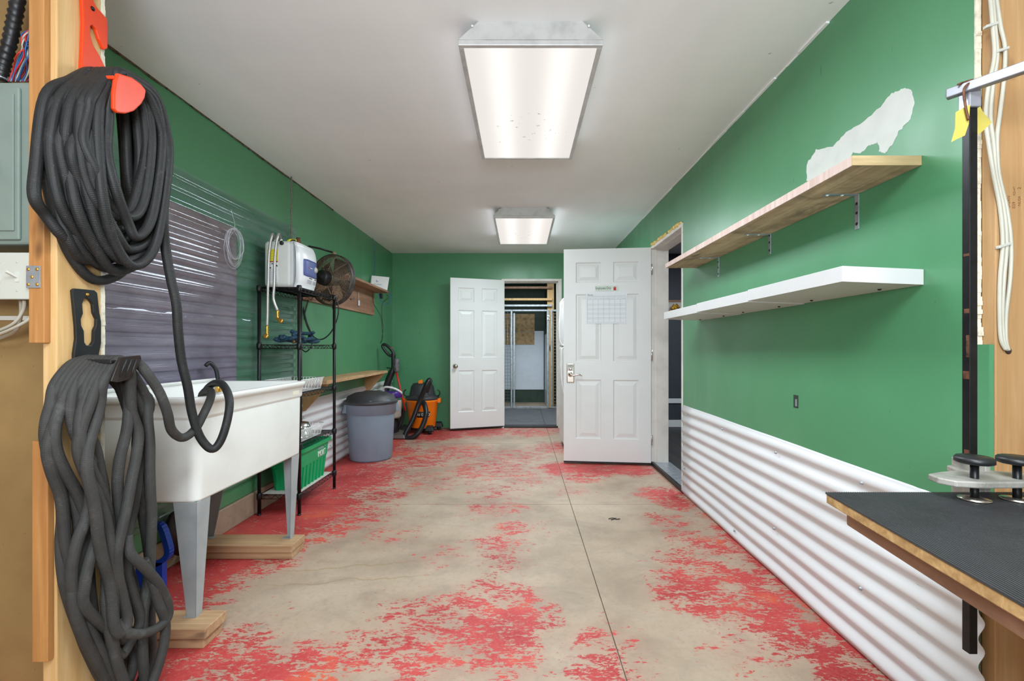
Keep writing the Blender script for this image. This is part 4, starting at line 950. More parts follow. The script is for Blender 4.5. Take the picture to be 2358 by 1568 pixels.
# router
t = thing('router', 'white wireless router standing on the upper left shelf', 'router', (-1.68, 5.55, 1.806))
a = [P(853, 671, 5.50), P(892, 677, 5.66), P(897, 638, 5.72), P(856, 634, 5.60)]
a[0].z = 1.808; a[1].z = 1.808
nn = (a[1]-a[0]).cross(a[3]-a[0]).normalized(); nn = nn if nn.y > 0 else -nn
ra, rb_, rc, rd = a; MB().hexa(a, [p+nn*.03 for p in a]).build('case', 'white', t, .004)
uu = (rb_-ra).normalized(); vv = (rd-ra).normalized(); vv = (vv-uu*vv.dot(uu)).normalized(); W = (rb_-ra).length; H_ = (rd-ra).length
text('XPLORNET', .022, ra+uu*W*.5+vv*H_*.32-nn*.0012, uu, vv, 'greyink', 'lettering', t, .0005, 'CENTER')
fr_ = (-nn).to_track_quat('Z', 'Y').to_matrix(); MB().lathe([(.013, 0), (.013, .001), (.007, .001), (.007, 0)], ra+uu*W*.5+vv*H_*.58, 16, fr_).build('round_logo', 'navy', t)
g = MB()
for i in range(7): q_ = ra+uu*W*(.3+i*.065)+vv*H_*.80-nn*.001; g.add([q_, q_+uu*.004, q_+uu*.004+vv*.004, q_+vv*.004], [(0, 1, 2, 3)])
g.build('indicator_dots', 'greyink', t)
g = MB(); g.tube(cr([PX(858, 548, XL+.02), PX(861, 575, XL+.02), PX(863, 600, XL+.02), PX(862, 636, XL+.03)], 5), .0035, 6)
g.tube(cr([P(892, 668, 5.68), P(900, 680, 5.6), P(896, 696, 5.6), P(886, 700, 5.6), P(876, 690, 5.55), P(872, 676, 5.5)], 5), .0035, 6); tag(g.build('network_cable', 'bluecable'), 'blue network cable running from the ceiling past the router', 'cable')
g = MB(); g.tube(cr([P(858, 676, 5.6), P(861, 700, 5.6), P(868, 712, 5.6), P(878, 732, 5.6), P(880, 760, 5.6), P(881, 780, 5.6), P(876, 791, 5.6), P(879, 780, 5.6), P(882, 755, 5.6), P(880, 735, 5.6), P(880, 700, 5.6), P(894, 686, 5.6), P(890, 678, 5.6)], 5), .003, 5)
tag(g.build('power_cable', 'black'), 'thin black router cable dangling below the upper left shelf', 'cable')
p0 = P(874, 676, 5.6); tag(B(p0.x, 5.58, p0.z-.06, p0.x+.035, 5.62, p0.z+.0).build('power_adapter', 'black', None, .003), 'black plug adapter hanging under the router shelf', 'adapter')
# rope from ceiling with fitting
g = MB(); pts = [Vector((-1.77, 3.62, ZC-.001)), Vector((-1.768, 3.62, 2.25)), Vector((-1.772, 3.62, 2.1)), Vector((-1.768, 3.62, 1.96))]; g.tube(cr(pts, 8), [.004+.003*R.random() for _ in range(25)], 6)
tag(g.build('frayed_rope', 'rope'), 'frayed grey rope hanging from the ceiling above the water heater', 'rope')

# ---------------- trash can ----------------
t = thing('trash_can', 'grey round trash can with charcoal lid by the left wall', 'trash can', (-1.545, 4.76, 0)); c = Vector((-1.522, 4.765, 0))
MB().lathe([(.200, .002), (.207, .02), (.232, .455), (.232, .458), (.243, .462), (.245, .56), (.252, .565), (.252, .575), (.240, .575), (.200, .03), (.0, .03)], c, 48).build('body', 'bin_grey', t)
for s_ in (-1, 1):
    g = MB(); rz_ = Matrix.Rotation(.42+(0 if s_ > 0 else math.pi), 3, 'Z'); T_ = lambda x, y, z: c+rz_ @ Vector((x, y, z))
    g.hexa([T_(.238, -.05, .47), T_(.280, -.035, .47), T_(.280, .035, .47), T_(.238, .05, .47)], [T_(.238, -.05, .56), T_(.255, -.04, .56), T_(.255, .04, .56), T_(.238, .05, .56)])
    g.build('handle', 'bin_grey', t, .006)
ld = MB().lathe([(.255, .560), (.262, .565), (.262, .590), (.245, .598), (.238, .604), (.225, .635), (.16, .665), (.08, .675), (0, .677)], c, 48).build('lid', 'lid', t)
MB().hexa([(c.x-.12, c.y-.15, .645), (c.x+.11, c.y-.15, .645), (c.x+.10, c.y+.05, .672), (c.x-.08, c.y+.05, .672)], [(c.x-.11, c.y-.14, .662), (c.x+.10, c.y-.14, .662), (c.x+.095, c.y+.05, .684), (c.x-.075, c.y+.05, .684)]).build('lid_ridge', 'lid', ld, .006)
MB().hexa([(c.x+.06, c.y-.235, .592), (c.x+.23, c.y-.13, .592), (c.x+.22, c.y-.11, .592), (c.x+.05, c.y-.215, .592)], [(c.x+.06, c.y-.24, .604), (c.x+.235, c.y-.13, .604), (c.x+.22, c.y-.11, .604), (c.x+.05, c.y-.215, .604)]).build('lid_catch', 'bin_grey', ld, .004)

# ---------------- shop vacuum ----------------
c = Vector((-1.315, 6.26, 0)); t = thing('shop_vacuum', 'orange wet dry shop vacuum with coiled black hose', 'vacuum cleaner', c)
MB().lathe([(.165, .065), (.172, .08), (.205, .40), (.215, .41), (.215, .445), (.0, .445)], c, 36).build('tank', 'orange', t)
MB().lathe([(.218, .435), (.222, .45), (.215, .475), (.17, .485), (.165, .50), (.150, .60), (.120, .645), (.06, .655), (0, .655)], c, 36).build('motor_head', 'lid', t)
g = MB()
for i in range(8):
    a = 2*math.pi*i/8; g.hexa([c+Vector((.14*math.cos(a-.1), .14*math.sin(a-.1), .5)), c+Vector((.175*math.cos(a-.1), .175*math.sin(a-.1), .5)), c+Vector((.175*math.cos(a+.1), .175*math.sin(a+.1), .5)), c+Vector((.14*math.cos(a+.1), .14*math.sin(a+.1), .5))],
         [c+Vector((.10*math.cos(a-.1), .10*math.sin(a-.1), .64)), c+Vector((.14*math.cos(a-.1), .14*math.sin(a-.1), .61)), c+Vector((.14*math.cos(a+.1), .14*math.sin(a+.1), .61)), c+Vector((.10*math.cos(a+.1), .10*math.sin(a+.1), .64))])
g.build('cooling_fins', 'lid', t, .004)
MB().hexa([c+Vector((-.04, -.09, .64)), c+Vector((.02, -.09, .64)), c+Vector((.02, -.03, .64)), c+Vector((-.04, -.03, .64))], [c+Vector((-.035, -.085, .685)), c+Vector((.01, -.085, .70)), c+Vector((.01, -.04, .70)), c+Vector((-.035, -.04, .685))]).build('switch', 'orange', t, .006)
for s_ in (-1, 1):
    MB().box(c.x+s_*.225-.02, c.y-.05, .39, c.x+s_*.225+.02, c.y+.05, .45).build('latch', 'orange', t, .006)
    MB().tube(cr([c+Vector((s_*.20, -.03, .47)), c+Vector((s_*.235, -.04, .50)), c+Vector((s_*.235, -.04, .54)), c+Vector((s_*.21, -.04, .565))], 4), .008, 6).build('hook', 'black', t)
for i in range(4):
    a = math.radians(45+90*i-10); x, y = c.x+.235*math.cos(a), c.y+.235*math.sin(a)
    MB().hexa([(x-.06, y-.05, .045), (x+.06, y-.05, .045), (x+.06, y+.05, .045), (x-.06, y+.05, .045)], [(x-.04, y-.035, .10), (x+.04, y-.035, .10), (x+.035, y+.035, .115), (x-.04, y+.035, .115)]).build('foot', 'black', t, .008)
    MB().lathe([(.0, -.012), (.024, -.012), (.024, .012), (0, .012)], (x, y, .0245), 12, Matrix.Rotation(math.pi/2, 3, 'X')).build('caster', 'black', t)
MB().lathe([(.15, .045), (.17, .06), (.17, .075)], c, 24).build('base_ring', 'black', t)
lb = MB(); f0 = c+Vector((0, -.193, 0))
def tk(px, py, Y): return P(px, py, Y)
g = MB(); vs = []
def cyl(a, z): rr_ = .172+(z-.08)/.32*.033+.0015; return c+Vector((rr_*math.sin(a), -rr_*math.cos(a), z))
def shield(a):  # z-range at angle a
    return (.215, .29)
n_ = 10
for i in range(n_+1): a = -.22+.95*i/n_; zl_, zh = shield(a); vs += [cyl(a, zl_+(.02 if i in (0, n_) else 0)), cyl(a, zh)]
g.add(vs, [(2*i, 2*i+2, 2*i+3, 2*i+1) for i in range(n_)], True); g.build('badge', 'black', t, 0, .001)
for i, ch in enumerate('RIDGID'):
    a = -.14+i*.14; p = cyl(a, .235); rad = Vector((math.sin(a), -math.cos(a), 0)); tang = Vector((math.cos(a), math.sin(a), 0))
    text(ch, .048, p+rad*.0025, tang, (0, 0, 1), 'white', 'lettering', t, .0006, 'LEFT', .85)
MB().tube(cr([P(982, 902, 5.98), P(990, 877, 5.94), P(984, 882, 5.86), P(966, 925, 5.88), P(951, 965, 5.84), P(937, 992, 5.80), P(932, 1006, 5.78), P(942, 1010, 5.74), P(960, 1000, 5.74), P(974, 978, 5.78), P(981, 952, 5.84), P(977, 930, 5.92), P(972, 928, 6.02)], 8), .031, 12, uv=True).build('suction_hose', m_hose('shiny_hose', (34, 34, 36), .3), t)
# ---------------- upright vacuum ----------------
t = thing('upright_vacuum', 'upright vacuum with purple and clear canister in the corner', 'vacuum cleaner', (-1.60, 5.85, 0)); Yv = 5.85
W_ = lambda px, py, dy=0: P(px, py, Yv+dy)
MB().tube(cr([W_(888, 1000), W_(884, 960), W_(886, 925), W_(889, 895), W_(896, 872), W_(905, 850), W_(906, 830), W_(905, 812), W_(896, 800), W_(886, 793), W_(881, 796), W_(884, 804), W_(895, 817), W_(904, 820)], 5), [.045]*15+[.040]*10+[.026]*10+[.018]*31, 10).build('spine', 'black', t) 
MB().lathe([(.085, 0), (.10, .02), (.105, .20), (.10, .22)], W_(908, 960)-Vector((0, .06, 0)), 24).build('dust_canister', plain('smoky_clear_plastic', (176, 168, 160), .15, var=.15), t)
MB().lathe([(.10, 0), (.112, .01), (.112, .07), (.10, .08)], W_(908, 914)-Vector((0, .06, 0)), 24).build('purple_band', 'purple', t)
g = MB(); q_ = W_(908, 905)-Vector((0, .06, 0)); g.tube(cr([q_+Vector((-.10, -.02, .0)), q_+Vector((-.09, -.06, .08)), q_+Vector((.02, -.08, .075)), q_+Vector((.10, -.05, .03)), q_+Vector((.10, -.02, 0)), q_+Vector((0, -.09, -.0))], 5, True), .013, 8, True); g.build('canister_handle', 'white', t)
MB().lathe([(.07, 0), (.085, .02), (.08, .18), (.05, .20)], W_(902, 1000)+Vector((0, .03, 0)), 20).build('lower_body', 'black', t)
h = W_(914, 1010, -.06); MB().hexa([(h.x-.14, 5.72, .008), (h.x+.12, 5.72, .008), (h.x+.12, 5.96, .008), (h.x-.14, 5.96, .008)], [(h.x-.12, 5.74, .05), (h.x+.10, 5.74, .05), (h.x+.08, 5.94, .085), (h.x-.10, 5.94, .085)]).build('floor_head', plain('grey_floor_head', (96, 90, 86), .4, var=.15), t, .012)
MB().lathe([(.03, 0), (.034, .01), (.034, .14), (.026, .16)], W_(916, 855)-Vector((0, .05, 0)), 14).build('motor_pod', plain('mottled_grey', (96, 96, 100), .4, var=.5, sc=40), t)
MB().tube([W_(915, 856)-Vector((0, .05, 0)), W_(935, 945)-Vector((0, .03, 0))], .011, 8).build('red_wand', 'redp', t)
MB().tube([W_(901, 800), W_(902, 806)], .010, 8).build('red_button', 'redp', t)
MB().tube(cr([W_(930, 940, .0), W_(925, 965, .02), W_(918, 985, .02), W_(905, 990, .05)], 5), .022, 10).build('side_hose', 'black', t)
for py in (848, 890, 915): MB().tube([W_(900, py), W_(890, py-1)], .007, 6).build('cord_hook', 'black', t)

# ---------------- hose hooks ----------------
def hook_plate(name, label, mat, poly, hole_polys, tip, arm, x=-1.286):
    pass
sx = -1.2858
t = thing('hose_hook', 'orange plastic hose hook screwed to the left stud', 'hook', (-1.25, 1.37, 1.9))
def pp3(lst, x0): return [(PX(a, b, x0).y, PX(a, b, x0).z) for a, b in lst]
g = MB()
g.prism(pp3([(178, 170), (181, 120), (183, 50), (181, 0), (176, -30), (215, -30), (206, 0), (213, 15), (225, 28), (239, 44), (240, 64), (240, 112), (232, 115), (220, 90), (213, 68), (205, 58), (200, 60), (199, 78), (206, 104), (222, 130), (240, 168)], sx-.0), 'x', sx, sx+.012)
g.build('plate', 'hook', t, .003)
g = MB(); g.hexa([(sx+.010, 1.335, 1.893), (sx+.010, 1.415, 1.893), (sx+.010, 1.415, 1.883), (sx+.010, 1.335, 1.883)], [(-1.15, 1.325, 1.890), (-1.15, 1.42, 1.890), (-1.15, 1.42, 1.880), (-1.15, 1.325, 1.880)]); g.build('arm', 'hook', t, .002)
g = MB(); xt = -1.150; g.prism(pp3([(268, 168), (300, 178), (320, 192), (333, 208), (330, 226), (322, 240), (305, 256), (285, 262), (266, 260), (258, 250), (258, 215), (262, 185)], xt), 'x', xt-.006, xt+.006); g.build('end_stop', 'hook', t, .004)
MB().lathe([(.007, 0), (.005, .003), (0, .004)], (sx+.012, PX(204, 20, sx).y, PX(204, 20, sx).z), 8, Matrix.Rotation(math.pi/2, 3, 'Y')).build('screw', 'blackm', t)
t = thing('hose_hook', 'black plastic hose hook screwed to the left stud', 'hook', (-1.25, 1.37, 1.1))
outer = [(160, 668), (165, 664), (210, 668), (217, 674), (222, 720), (226, 740), (226, 790), (221, 815), (221, 840), (164, 840), (164, 815), (169, 780), (168, 750), (163, 700)]
hole = [(182, 700), (186, 688), (192, 685), (200, 690), (207, 700), (209, 720), (216, 735), (215, 750), (210, 760), (209, 785), (203, 795), (192, 795), (187, 788), (186, 762), (180, 750), (179, 735), (184, 722)]
def ring_prism(outer, hole, x0, th, mat, name, par):
    bm = bmesh.new(); vo = [bm.verts.new((x0, *p)) for p in outer]; vh = [bm.verts.new((x0, *p)) for p in hole]
    eo = [bm.edges.new((vo[i], vo[(i+1) % len(vo)])) for i in range(len(vo))]; eh = [bm.edges.new((vh[i], vh[(i+1) % len(vh)])) for i in range(len(vh))]
    bmesh.ops.triangle_fill(bm, edges=eo+eh, use_beauty=True)
    r_ = bmesh.ops.extrude_face_region(bm, geom=bm.faces[:]); bmesh.ops.translate(bm, verts=[v for v in r_['geom'] if isinstance(v, bmesh.types.BMVert)], vec=(th, 0, 0))
    bmesh.ops.recalc_face_normals(bm, faces=bm.faces[:])
    g = MB(); bm.verts.index_update(); g.add([v.co.copy() for v in bm.verts], [tuple(v.index for v in f.verts) for f in bm.faces]); bm.free(); return g.build(name, mat, par, .002)
ring_prism(pp3(outer, sx), pp3(hole, sx), sx, .010, 'black', 'plate', t)
g = MB(); g.hexa([(sx+.009, 1.335, 1.090), (sx+.009, 1.405, 1.090), (sx+.009, 1.405, 1.078), (sx+.009, 1.335, 1.078)], [(-1.165, 1.335, 1.088), (-1.165, 1.405, 1.088), (-1.165, 1.405, 1.076), (-1.165, 1.335, 1.076)]); g.build('arm', 'black', t, .002)
xt = -1.165; g = MB(); po = [P(250, 878, 1.33), P(272, 822, 1.345), P(320, 818, 1.41), P(322, 826, 1.42), P(300, 872, 1.40), P(268, 880, 1.345)]
g.add(po+[p+Vector((.009, -.004, 0)) for p in po], [(5, 4, 3, 2, 1, 0), (6, 7, 8, 9, 10, 11)]+[(i, (i+1) % 6, 6+(i+1) % 6, 6+i) for i in range(6)]); g.build('end_stop', plain('brown_black_plastic', (40, 34, 32), .4), t, .002)
for k in range(3):
    a = P(272+k*13, 868, 1.335+.02*k); b = P(286+k*11, 828, 1.35+.02*k); MB().tube([a+Vector((.010, -.005, 0)), b+Vector((.010, -.005, 0))], .0025, 6).build('rib', 'black', t)
MB().lathe([(.006, 0), (.004, .003), (0, .004)], (sx+.010, PX(193, 678, sx).y, PX(193, 678, sx).z), 8, Matrix.Rotation(math.pi/2, 3, 'Y')).build('screw', 'brass', t)

# ---------------- hoses ----------------
def pos(px, py, c): return PX(px, py, -c)
loops1 = [(1.272, 97, 300, 225, 646, 350, 470), (1.262, 80, 430, 170, 560, 300, 560), (1.255, 112, 330, 200, 600, 330, 540), (1.248, 122, 290, 250, 618, 372, 480),
          (1.240, 118, 350, 240, 590, 345, 430), (1.232, 138, 310, 205, 548, 300, 470), (1.224, 150, 300, 250, 560, 352, 400), (1.216, 152, 340, 270, 625, 378, 420), (1.208, 168, 330, 260, 530, 322, 400),
          (1.200, 180, 320, 285, 600, 370, 430), (1.193, 182, 320, 275, 500, 335, 350), (1.186, 205, 330, 300, 575, 382, 400), (1.180, 195, 300, 300, 500, 345, 330), (1.174, 225, 300, 310, 612, 385, 370), (1.170, 245, 330, 315, 545, 368, 330)]
pts = []
for i, (c_, nx, ny_, bx, by, fx, fy) in enumerate(loops1):
    tp_ = VX-F*c_/1.372; c2 = c_-.004
    wob = lambda s: R.uniform(-s, s)
    pts += [pos(tp_, 176-(0 if i % 2 else 9), c_), pos(tp_*.66+nx*.34, 186, c_), pos(nx+(tp_-nx)*.20, 225, c_), pos(nx+4+wob(5), ny_-45, c_+wob(.004)), pos(nx+wob(5), ny_+25, c_+wob(.008)),
            pos(nx+(bx-nx)*.22+wob(8), ny_+(by-ny_)*.50, c_+wob(.01)), pos(nx+(bx-nx)*.55+wob(10), ny_+(by-ny_)*.84, c_+wob(.01)), pos(bx, by, c_+wob(.006)),
            pos(bx+(fx-bx)*.6+wob(5), by-(by-fy)*.22, c2+wob(.006)), pos(fx+wob(4), fy+10, c2+wob(.008)), pos(fx-4+wob(4), max(250, fy-75), c2+wob(.006)), pos(fx*.62+tp_*.38+8, 212, c2)]
c_ = 1.168; pts += [pos(284, 172, c_), pos(330, 205, c_), pos(362, 270, c_), pos(378, 340, c_), pos(381, 420, c_)]
tail = [(376, 500, 1.53), (381, 570, 1.55), (393, 640, 1.56), (406, 700, 1.57), (410, 760, 1.58), (418, 830, 1.60), (432, 890, 1.62), (442, 950, 1.64), (460, 1005, 1.66), (487, 1034, 1.68), (508, 1015, 1.70), (524, 965, 1.72), (528, 920, 1.75), (515, 888, 1.80), (497, 882, 1.86), (480, 892, 1.92), (468, 912, 1.95), (462, 930, 1.96)]
pts += [P(*q) for q in tail]
t = thing('garden_hose', 'black fabric hose coiled over the orange hook and looping to the sink', 'hose', (-1.22, 1.37, 1.9))
MB().tube(cr(pts, 7), .0140, 12, uv=True).build('tube', 'hose', t)
MB().lathe([(.014, 0), (.018, .006), (.018, .03), (.013, .034)], P(463, 930, 1.96)-Vector((0, 0, .03)), 12).build('yellow_coupling', plain('yellow_plastic_coupling', (226, 190, 40), .4), t)
# lower coil
LE = [(835, 180), (900, 118), (1000, 103), (1080, 118), (1140, 140), (1200, 145), (1270, 133), (1350, 138), (1420, 158), (1500, 195), (1560, 215), (1660, 250)]
RE = [(835, 300), (900, 340), (1000, 345), (1100, 345), (1200, 350), (1300, 345), (1400, 345), (1500, 350), (1560, 345), (1660, 320)]
def env(E, y):
    if y <= E[0][0]: return E[0][1]
    for (a, b), (c1, d) in zip(E[:-1], E[1:]):
        if a <= y <= c1: f = (y-a)/(c1-a); return b+(d-b)*f
    return E[-1][1]
pts = []; R2 = random.Random(11); nl_ = 10
bots = [1600, 1545, 1490, 1530, 1620, 1580, 1475, 1510, 1600, 1460, 1560, 1620]
for i in range(nl_):
    c_ = 1.268-.0102*i; tp_ = VX-F*c_/1.372
    fn = .02+.48*i/(nl_-1); ff = 1.0-.42*((i*5) % nl_)/(nl_-1); by = bots[i]
    ph = R2.uniform(0, 6.28); am = .05 if i == 0 else .15; ph2 = R2.uniform(0, 6.28)
    e_ = env(LE, 905)+(env(RE, 905)-env(LE, 905))*fn; pts.append(pos(tp_, 828, c_)); pts.append(pos(tp_*.55+e_*.45, 840+i*1.5, c_)); pts.append(pos(e_+6, 885, c_))
    y = 930
    while y < by-70:
        f = fn+am*math.sin((y-890)/(105+R2.random()*0+8*(i % 4))+ph)*(min(1, (y-880)/150)); f = max(0.0, f); pts.append(pos(env(LE, y)+(env(RE, y)-env(LE, y))*f, y, c_+.008*math.sin(y/70+ph2))); y += 52
    l = env(LE, by-40)+(env(RE, by-40)-env(LE, by-40))*fn; r__ = env(LE, by-40)+(env(RE, by-40)-env(LE, by-40))*ff
    pts += [pos(l+(r__-l)*.2, by-25, c_), pos(l+(r__-l)*.5, by, c_-.003), pos(l+(r__-l)*.82, by-28, c_-.004)]
    y = by-80
    while y > 900:
        f = ff+.13*math.sin((y-890)/(98+7*(i % 3))+ph2)*(min(1, (y-880)/120)); f = min(1.0, f); pts.append(pos(env(LE, y)+(env(RE, y)-env(LE, y))*f, y, c_-.004+.008*math.sin(y/80+ph))); y -= 55
    pts.append(pos(tp_+30+(1-.42)*10, 856, c_-.004))
pts = pts[:-1]
c_ = 1.163; pts += [pos(300, 862, c_), pos(290, 836, c_), pos(318, 838, 1.16), P(340, 862, 1.44), P(368, 905, 1.47), P(385, 950, 1.50), P(395, 990, 1.54), P(420, 1008, 1.60), P(448, 990, 1.66), P(468, 955, 1.72), P(484, 920, 1.79), P(486, 902, 1.85), P(476, 899, 1.90), P(466, 908, 1.935), P(463, 925, 1.95)]
t = thing('garden_hose', 'charcoal fabric hose hanging in long loops from the black hook', 'hose', (-1.22, 1.37, 1.1))
MB().tube(cr(pts, 6), .0142, 12, uv=True).build('tube', 'hose2', t)
# stray loop swinging out at the right of the lower bundle
sp_ = [(292, 1235, 1.18), (300, 1275, 1.165), (330, 1305, 1.155), (362, 1340, 1.15), (384, 1385, 1.15), (386, 1420, 1.15), (362, 1446, 1.15), (325, 1460, 1.155), (288, 1455, 1.17), (268, 1430, 1.19)]
MB().tube(cr([pos(*q) for q in sp_], 8), .0142, 12, uv=True).build('stray_loop', 'hose2', t)
sp_ = [(330, 1290, 1.17), (352, 1340, 1.16), (366, 1390, 1.155), (380, 1430, 1.15), (378, 1480, 1.15), (362, 1540, 1.155), (340, 1590, 1.16), (300, 1620, 1.17)]
MB().tube(cr([pos(*q) for q in sp_], 8), .0142, 12, uv=True).build('stray_loop', 'hose2', t)

# ---------------- left electrical ----------------
t = thing('breaker_panel', 'grey metal electrical panel at the left frame edge', 'electrical panel', (-1.5, 1.37, 1.41))
B(-1.72, 1.312, 1.409, -1.352, 1.438, 1.864).build('enclosure', 'panel_grey', t, .008)
dr = B(-1.70, 1.304, 1.421, -1.3935, 1.3118, 1.845).build('door', 'panel_grey', t, .005)
B(-1.70, 1.300, 1.445, -1.405, 1.3038, 1.825).build('raised_field', 'panel_grey', dr, .003)
B(-1.46, 1.292, 1.595, -1.4415, 1.2998, 1.632).build('latch', 'ink', dr, .001)
t = thing('switch_plate', 'white gang switch plate below the grey electrical panel', 'switch', (-1.42, 1.30, 1.25))
B(-1.60, 1.290, 1.254, -1.350, 1.2965, 1.383).build('plate', 'ivory', t, .003); B(-1.595, 1.297, 1.262, -1.356, 1.345, 1.375).build('box', 'galv', t)
for px in (39, -1, -41):
    x = (px-1200)*1.29/F
    B(x-.005, 1.2885, 1.302, x+.006, 1.2899, 1.330).build('toggle_slot', plain('slot_shadow', (196, 196, 188), .5), t)
    MB().hexa([(x-.004, 1.2885, 1.312), (x+.004, 1.2885, 1.312), (x+.004, 1.2885, 1.320), (x-.004, 1.2885, 1.320)], [(x-.014, 1.270, 1.325), (x-.006, 1.270, 1.325), (x-.006, 1.271, 1.331), (x-.014, 1.271, 1.331)]).build('toggle', 'ivory', t, .001)
    for z in (1.278, 1.356): MB().lathe([(.0035, 0), (.0025, .001), (0, .0013)], (x, 1.290, z), 8, Matrix.Rotation(math.pi/2, 3, 'X')).build('screw', 'ivory', t)
t = thing('mending_plate', 'galvanised metal plate joining the switch box to the stud', 'bracket', (-1.33, 1.282, 1.31))
B(-1.350, 1.2805, 1.284, -1.3105, 1.2825, 1.345).build('plate', 'galv', t, .001)
for x, z in ((-1.343, 1.335), (-1.319, 1.335), (-1.333, 1.314), (-1.343, 1.294), (-1.319, 1.294)): MB().lathe([(.0045, 0), (.004, .0015), (0, .002)], (x, 1.2805, z), 8, Matrix.Rotation(math.pi/2, 3, 'X')).build('screw', 'brass', t)
g = MB(); pts = cr([P(46, -30, 1.36), P(36, 30, 1.36), P(24, 90, 1.36), P(8, 150, 1.37), P(0, 185, 1.37)], 12); g.tube(pts, [.0165+.0022*math.sin(i*2.2) for i in range(len(pts))], 12)
t = thing('flex_conduit', 'black ribbed conduit entering the top of the electrical panel', 'conduit', (-1.47, 1.36, 1.87)); g.build('sleeve', 'black', t); MB().lathe([(.022, 0), (.022, .012), (.018, .014), (.018, .03)], P(2, 187, 1.375), 14).build('steel_fitting', 'galv', t)
t = thing('wire_bundle', 'red, blue and white wires bunched above the electrical panel', 'wires', (-1.4, 1.37, 1.87))
for k in range(22):
    col = ('redp', 'bluecable', 'cable_w', 'bluecable')[k % 4]; a = 20+k*2.6; w_ = lambda s: R.uniform(-s, s)
    g = MB(); g.tube(cr([P(a, 188, 1.37), P(a+12+w_(6), 160+w_(5), 1.36+w_(.02)), P(48+k*1.4+w_(10), 120+w_(10), 1.355+w_(.025)), P(62+w_(14), 92+w_(12), 1.35+w_(.02)), P(74+w_(9), 66+w_(7), 1.36), P(84+w_(4), 84+w_(10), 1.38), P(90, 120+w_(15), 1.41)], 5), .0018, 5); g.build('wire', col, t)
for k, pts in enumerate(([(56, 690, 1.32), (54, 712, 1.33), (35, 742, 1.34), (0, 760, 1.36), (-40, 770, 1.38)], [(82, 722, 1.33), (60, 740, 1.33), (30, 756, 1.34), (-5, 770, 1.36), (-40, 775, 1.38)], [(48, 690, 1.34), (48, 725, 1.36), (38, 760, 1.38), (10, 775, 1.40), (-40, 790, 1.42)])):
    tag(MB().tube(cr([P(*q) for q in pts], 6), .0045, 8).build('white_cable', 'cable_w'), ('white cable curving down left from the switch plate bottom', 'white cable coming out from behind the orange cleat', 'shadowed white cable dropping straight from the switch plate')[k], 'cable')
# ---------------- right stud cables ----------------
cabs = ([(2279, -20), (2286, 60), (2290, 130), (2276, 200), (2270, 270), (2275, 320), (2288, 400), (2303, 480), (2309, 560), (2303, 640), (2302, 720), (2305, 780), (2316, 805)],
        [(2284, -20), (2291, 60), (2296, 130), (2286, 200), (2281, 270), (2288, 330), (2294, 400), (2311, 480), (2318, 560), (2312, 640), (2308, 720), (2311, 780), (2319, 806)],
        [(2292, -20), (2304, 60), (2314, 110), (2312, 180), (2303, 260), (2296, 320), (2300, 400), (2318, 480), (2328, 560), (2326, 640), (2317, 720), (2316, 780), (2322, 807)])
cabl = ('white cable on the right stud, leftmost of three', 'white cable on the right stud between the two others', 'white cable on the right stud, rightmost of three')
for cb, lb2 in zip(cabs, cabl): tag(MB().tube(cr([P(a, b, 1.243) for a, b in cb], 6), .0048, 8).build('white_cable', 'cable_w'), lb2, 'cable', 'white cables stapled on the right stud')
for (a, b, lb2) in ((2288, 58, 'top white cable clip on the right stud'), (2314, 115, 'second white cable clip on the right stud'), (2318, 567, 'lower cable tie holding all three white cables')):
    p = P(a, b, 1.236); tag(MB().hexa([p+Vector((-.018, 0, -.006)), p+Vector((.014, 0, .004)), p+Vector((.014, .012, .004)), p+Vector((-.018, .012, -.006))], [p+Vector((-.018, 0, .002)), p+Vector((.014, 0, .012)), p+Vector((.014, .012, .012)), p+Vector((-.018, .012, .002))]).build('cable_clip', 'ivory', None, .002), lb2, 'clip')
MB().lathe([(.009, 0), (.007, .001)], (P(2322, 808, 1.25).x, 1.2498, P(2322, 808, 1.25).z), 12, Matrix.Rotation(math.pi/2, 3, 'X')).build('cable_hole', plain('cable_hole_shade', (60, 44, 34), .9), sr)  # flat disc coloured dark for the shade inside the hole
sr['_o'] = (0, 0, 0)
# grade stamp on the stud: faded vertical lettering as in the photo
st_ink = plain('faded_stamp_ink', (128, 84, 50), .8); M['stamp'] = st_ink
for a, b, s_, sz in ((2326, 478, 'S-GRN', .011), (2338, 480, '039', .012), (2338, 450, 'KD-HT', .008), (2350, 474, 'NLGA', .010), (2351, 436, '2', .013)):
    text(s_, sz, P(a, b, 1.2496), (0, 0, 1), (-1, 0, 0), 'stamp', 'stamp_lettering', sr, .0001)

# ---------------- grooming table ----------------
t = thing('grooming_table', 'plywood grooming table with black ribbed rubber top', 'table', (1.2, .7, 0)); tz = .800
def edge(y): return .679-(1.046-y)*.103
TY0, TY1, TX1 = .30, 1.046, 1.75
MB().hexa([(edge(TY0), TY0, tz-.024), (TX1, TY0, tz-.024), (TX1, TY1, tz-.024), (edge(TY1), TY1, tz-.024)], [(edge(TY0), TY0, tz-.004), (TX1, TY0, tz-.004), (TX1, TY1, tz-.004), (edge(TY1), TY1, tz-.004)]).build('plywood_top', 'ply', t, .002)
vs = []; fs = []; n_ = 400
xa = .60
for i in range(n_+1):
    x = xa+(TX1-xa)*i/n_; z = tz-(.0016 if i % 2 else 0)
    yend = TY1+.001; ys = TY0 if x > edge(TY0) else TY1-(.679-x)/.103
    vs += [(x, min(ys, yend), z), (x, yend, z)]
    if False: pass
vs = []; n_ = 214; prof = []
for i in range(n_):
    for f_, d_ in ((0, 0), (.52, 0), (.62, .0035), (.90, .0035)): prof.append(((i+f_)/n_, d_))
prof.append((1, 0))
for f_, d_ in prof:
    for y in (TY0, TY1+.001):
        x0e = edge(y)-.001; vs.append((x0e+(TX1-x0e)*f_, y, tz-d_))
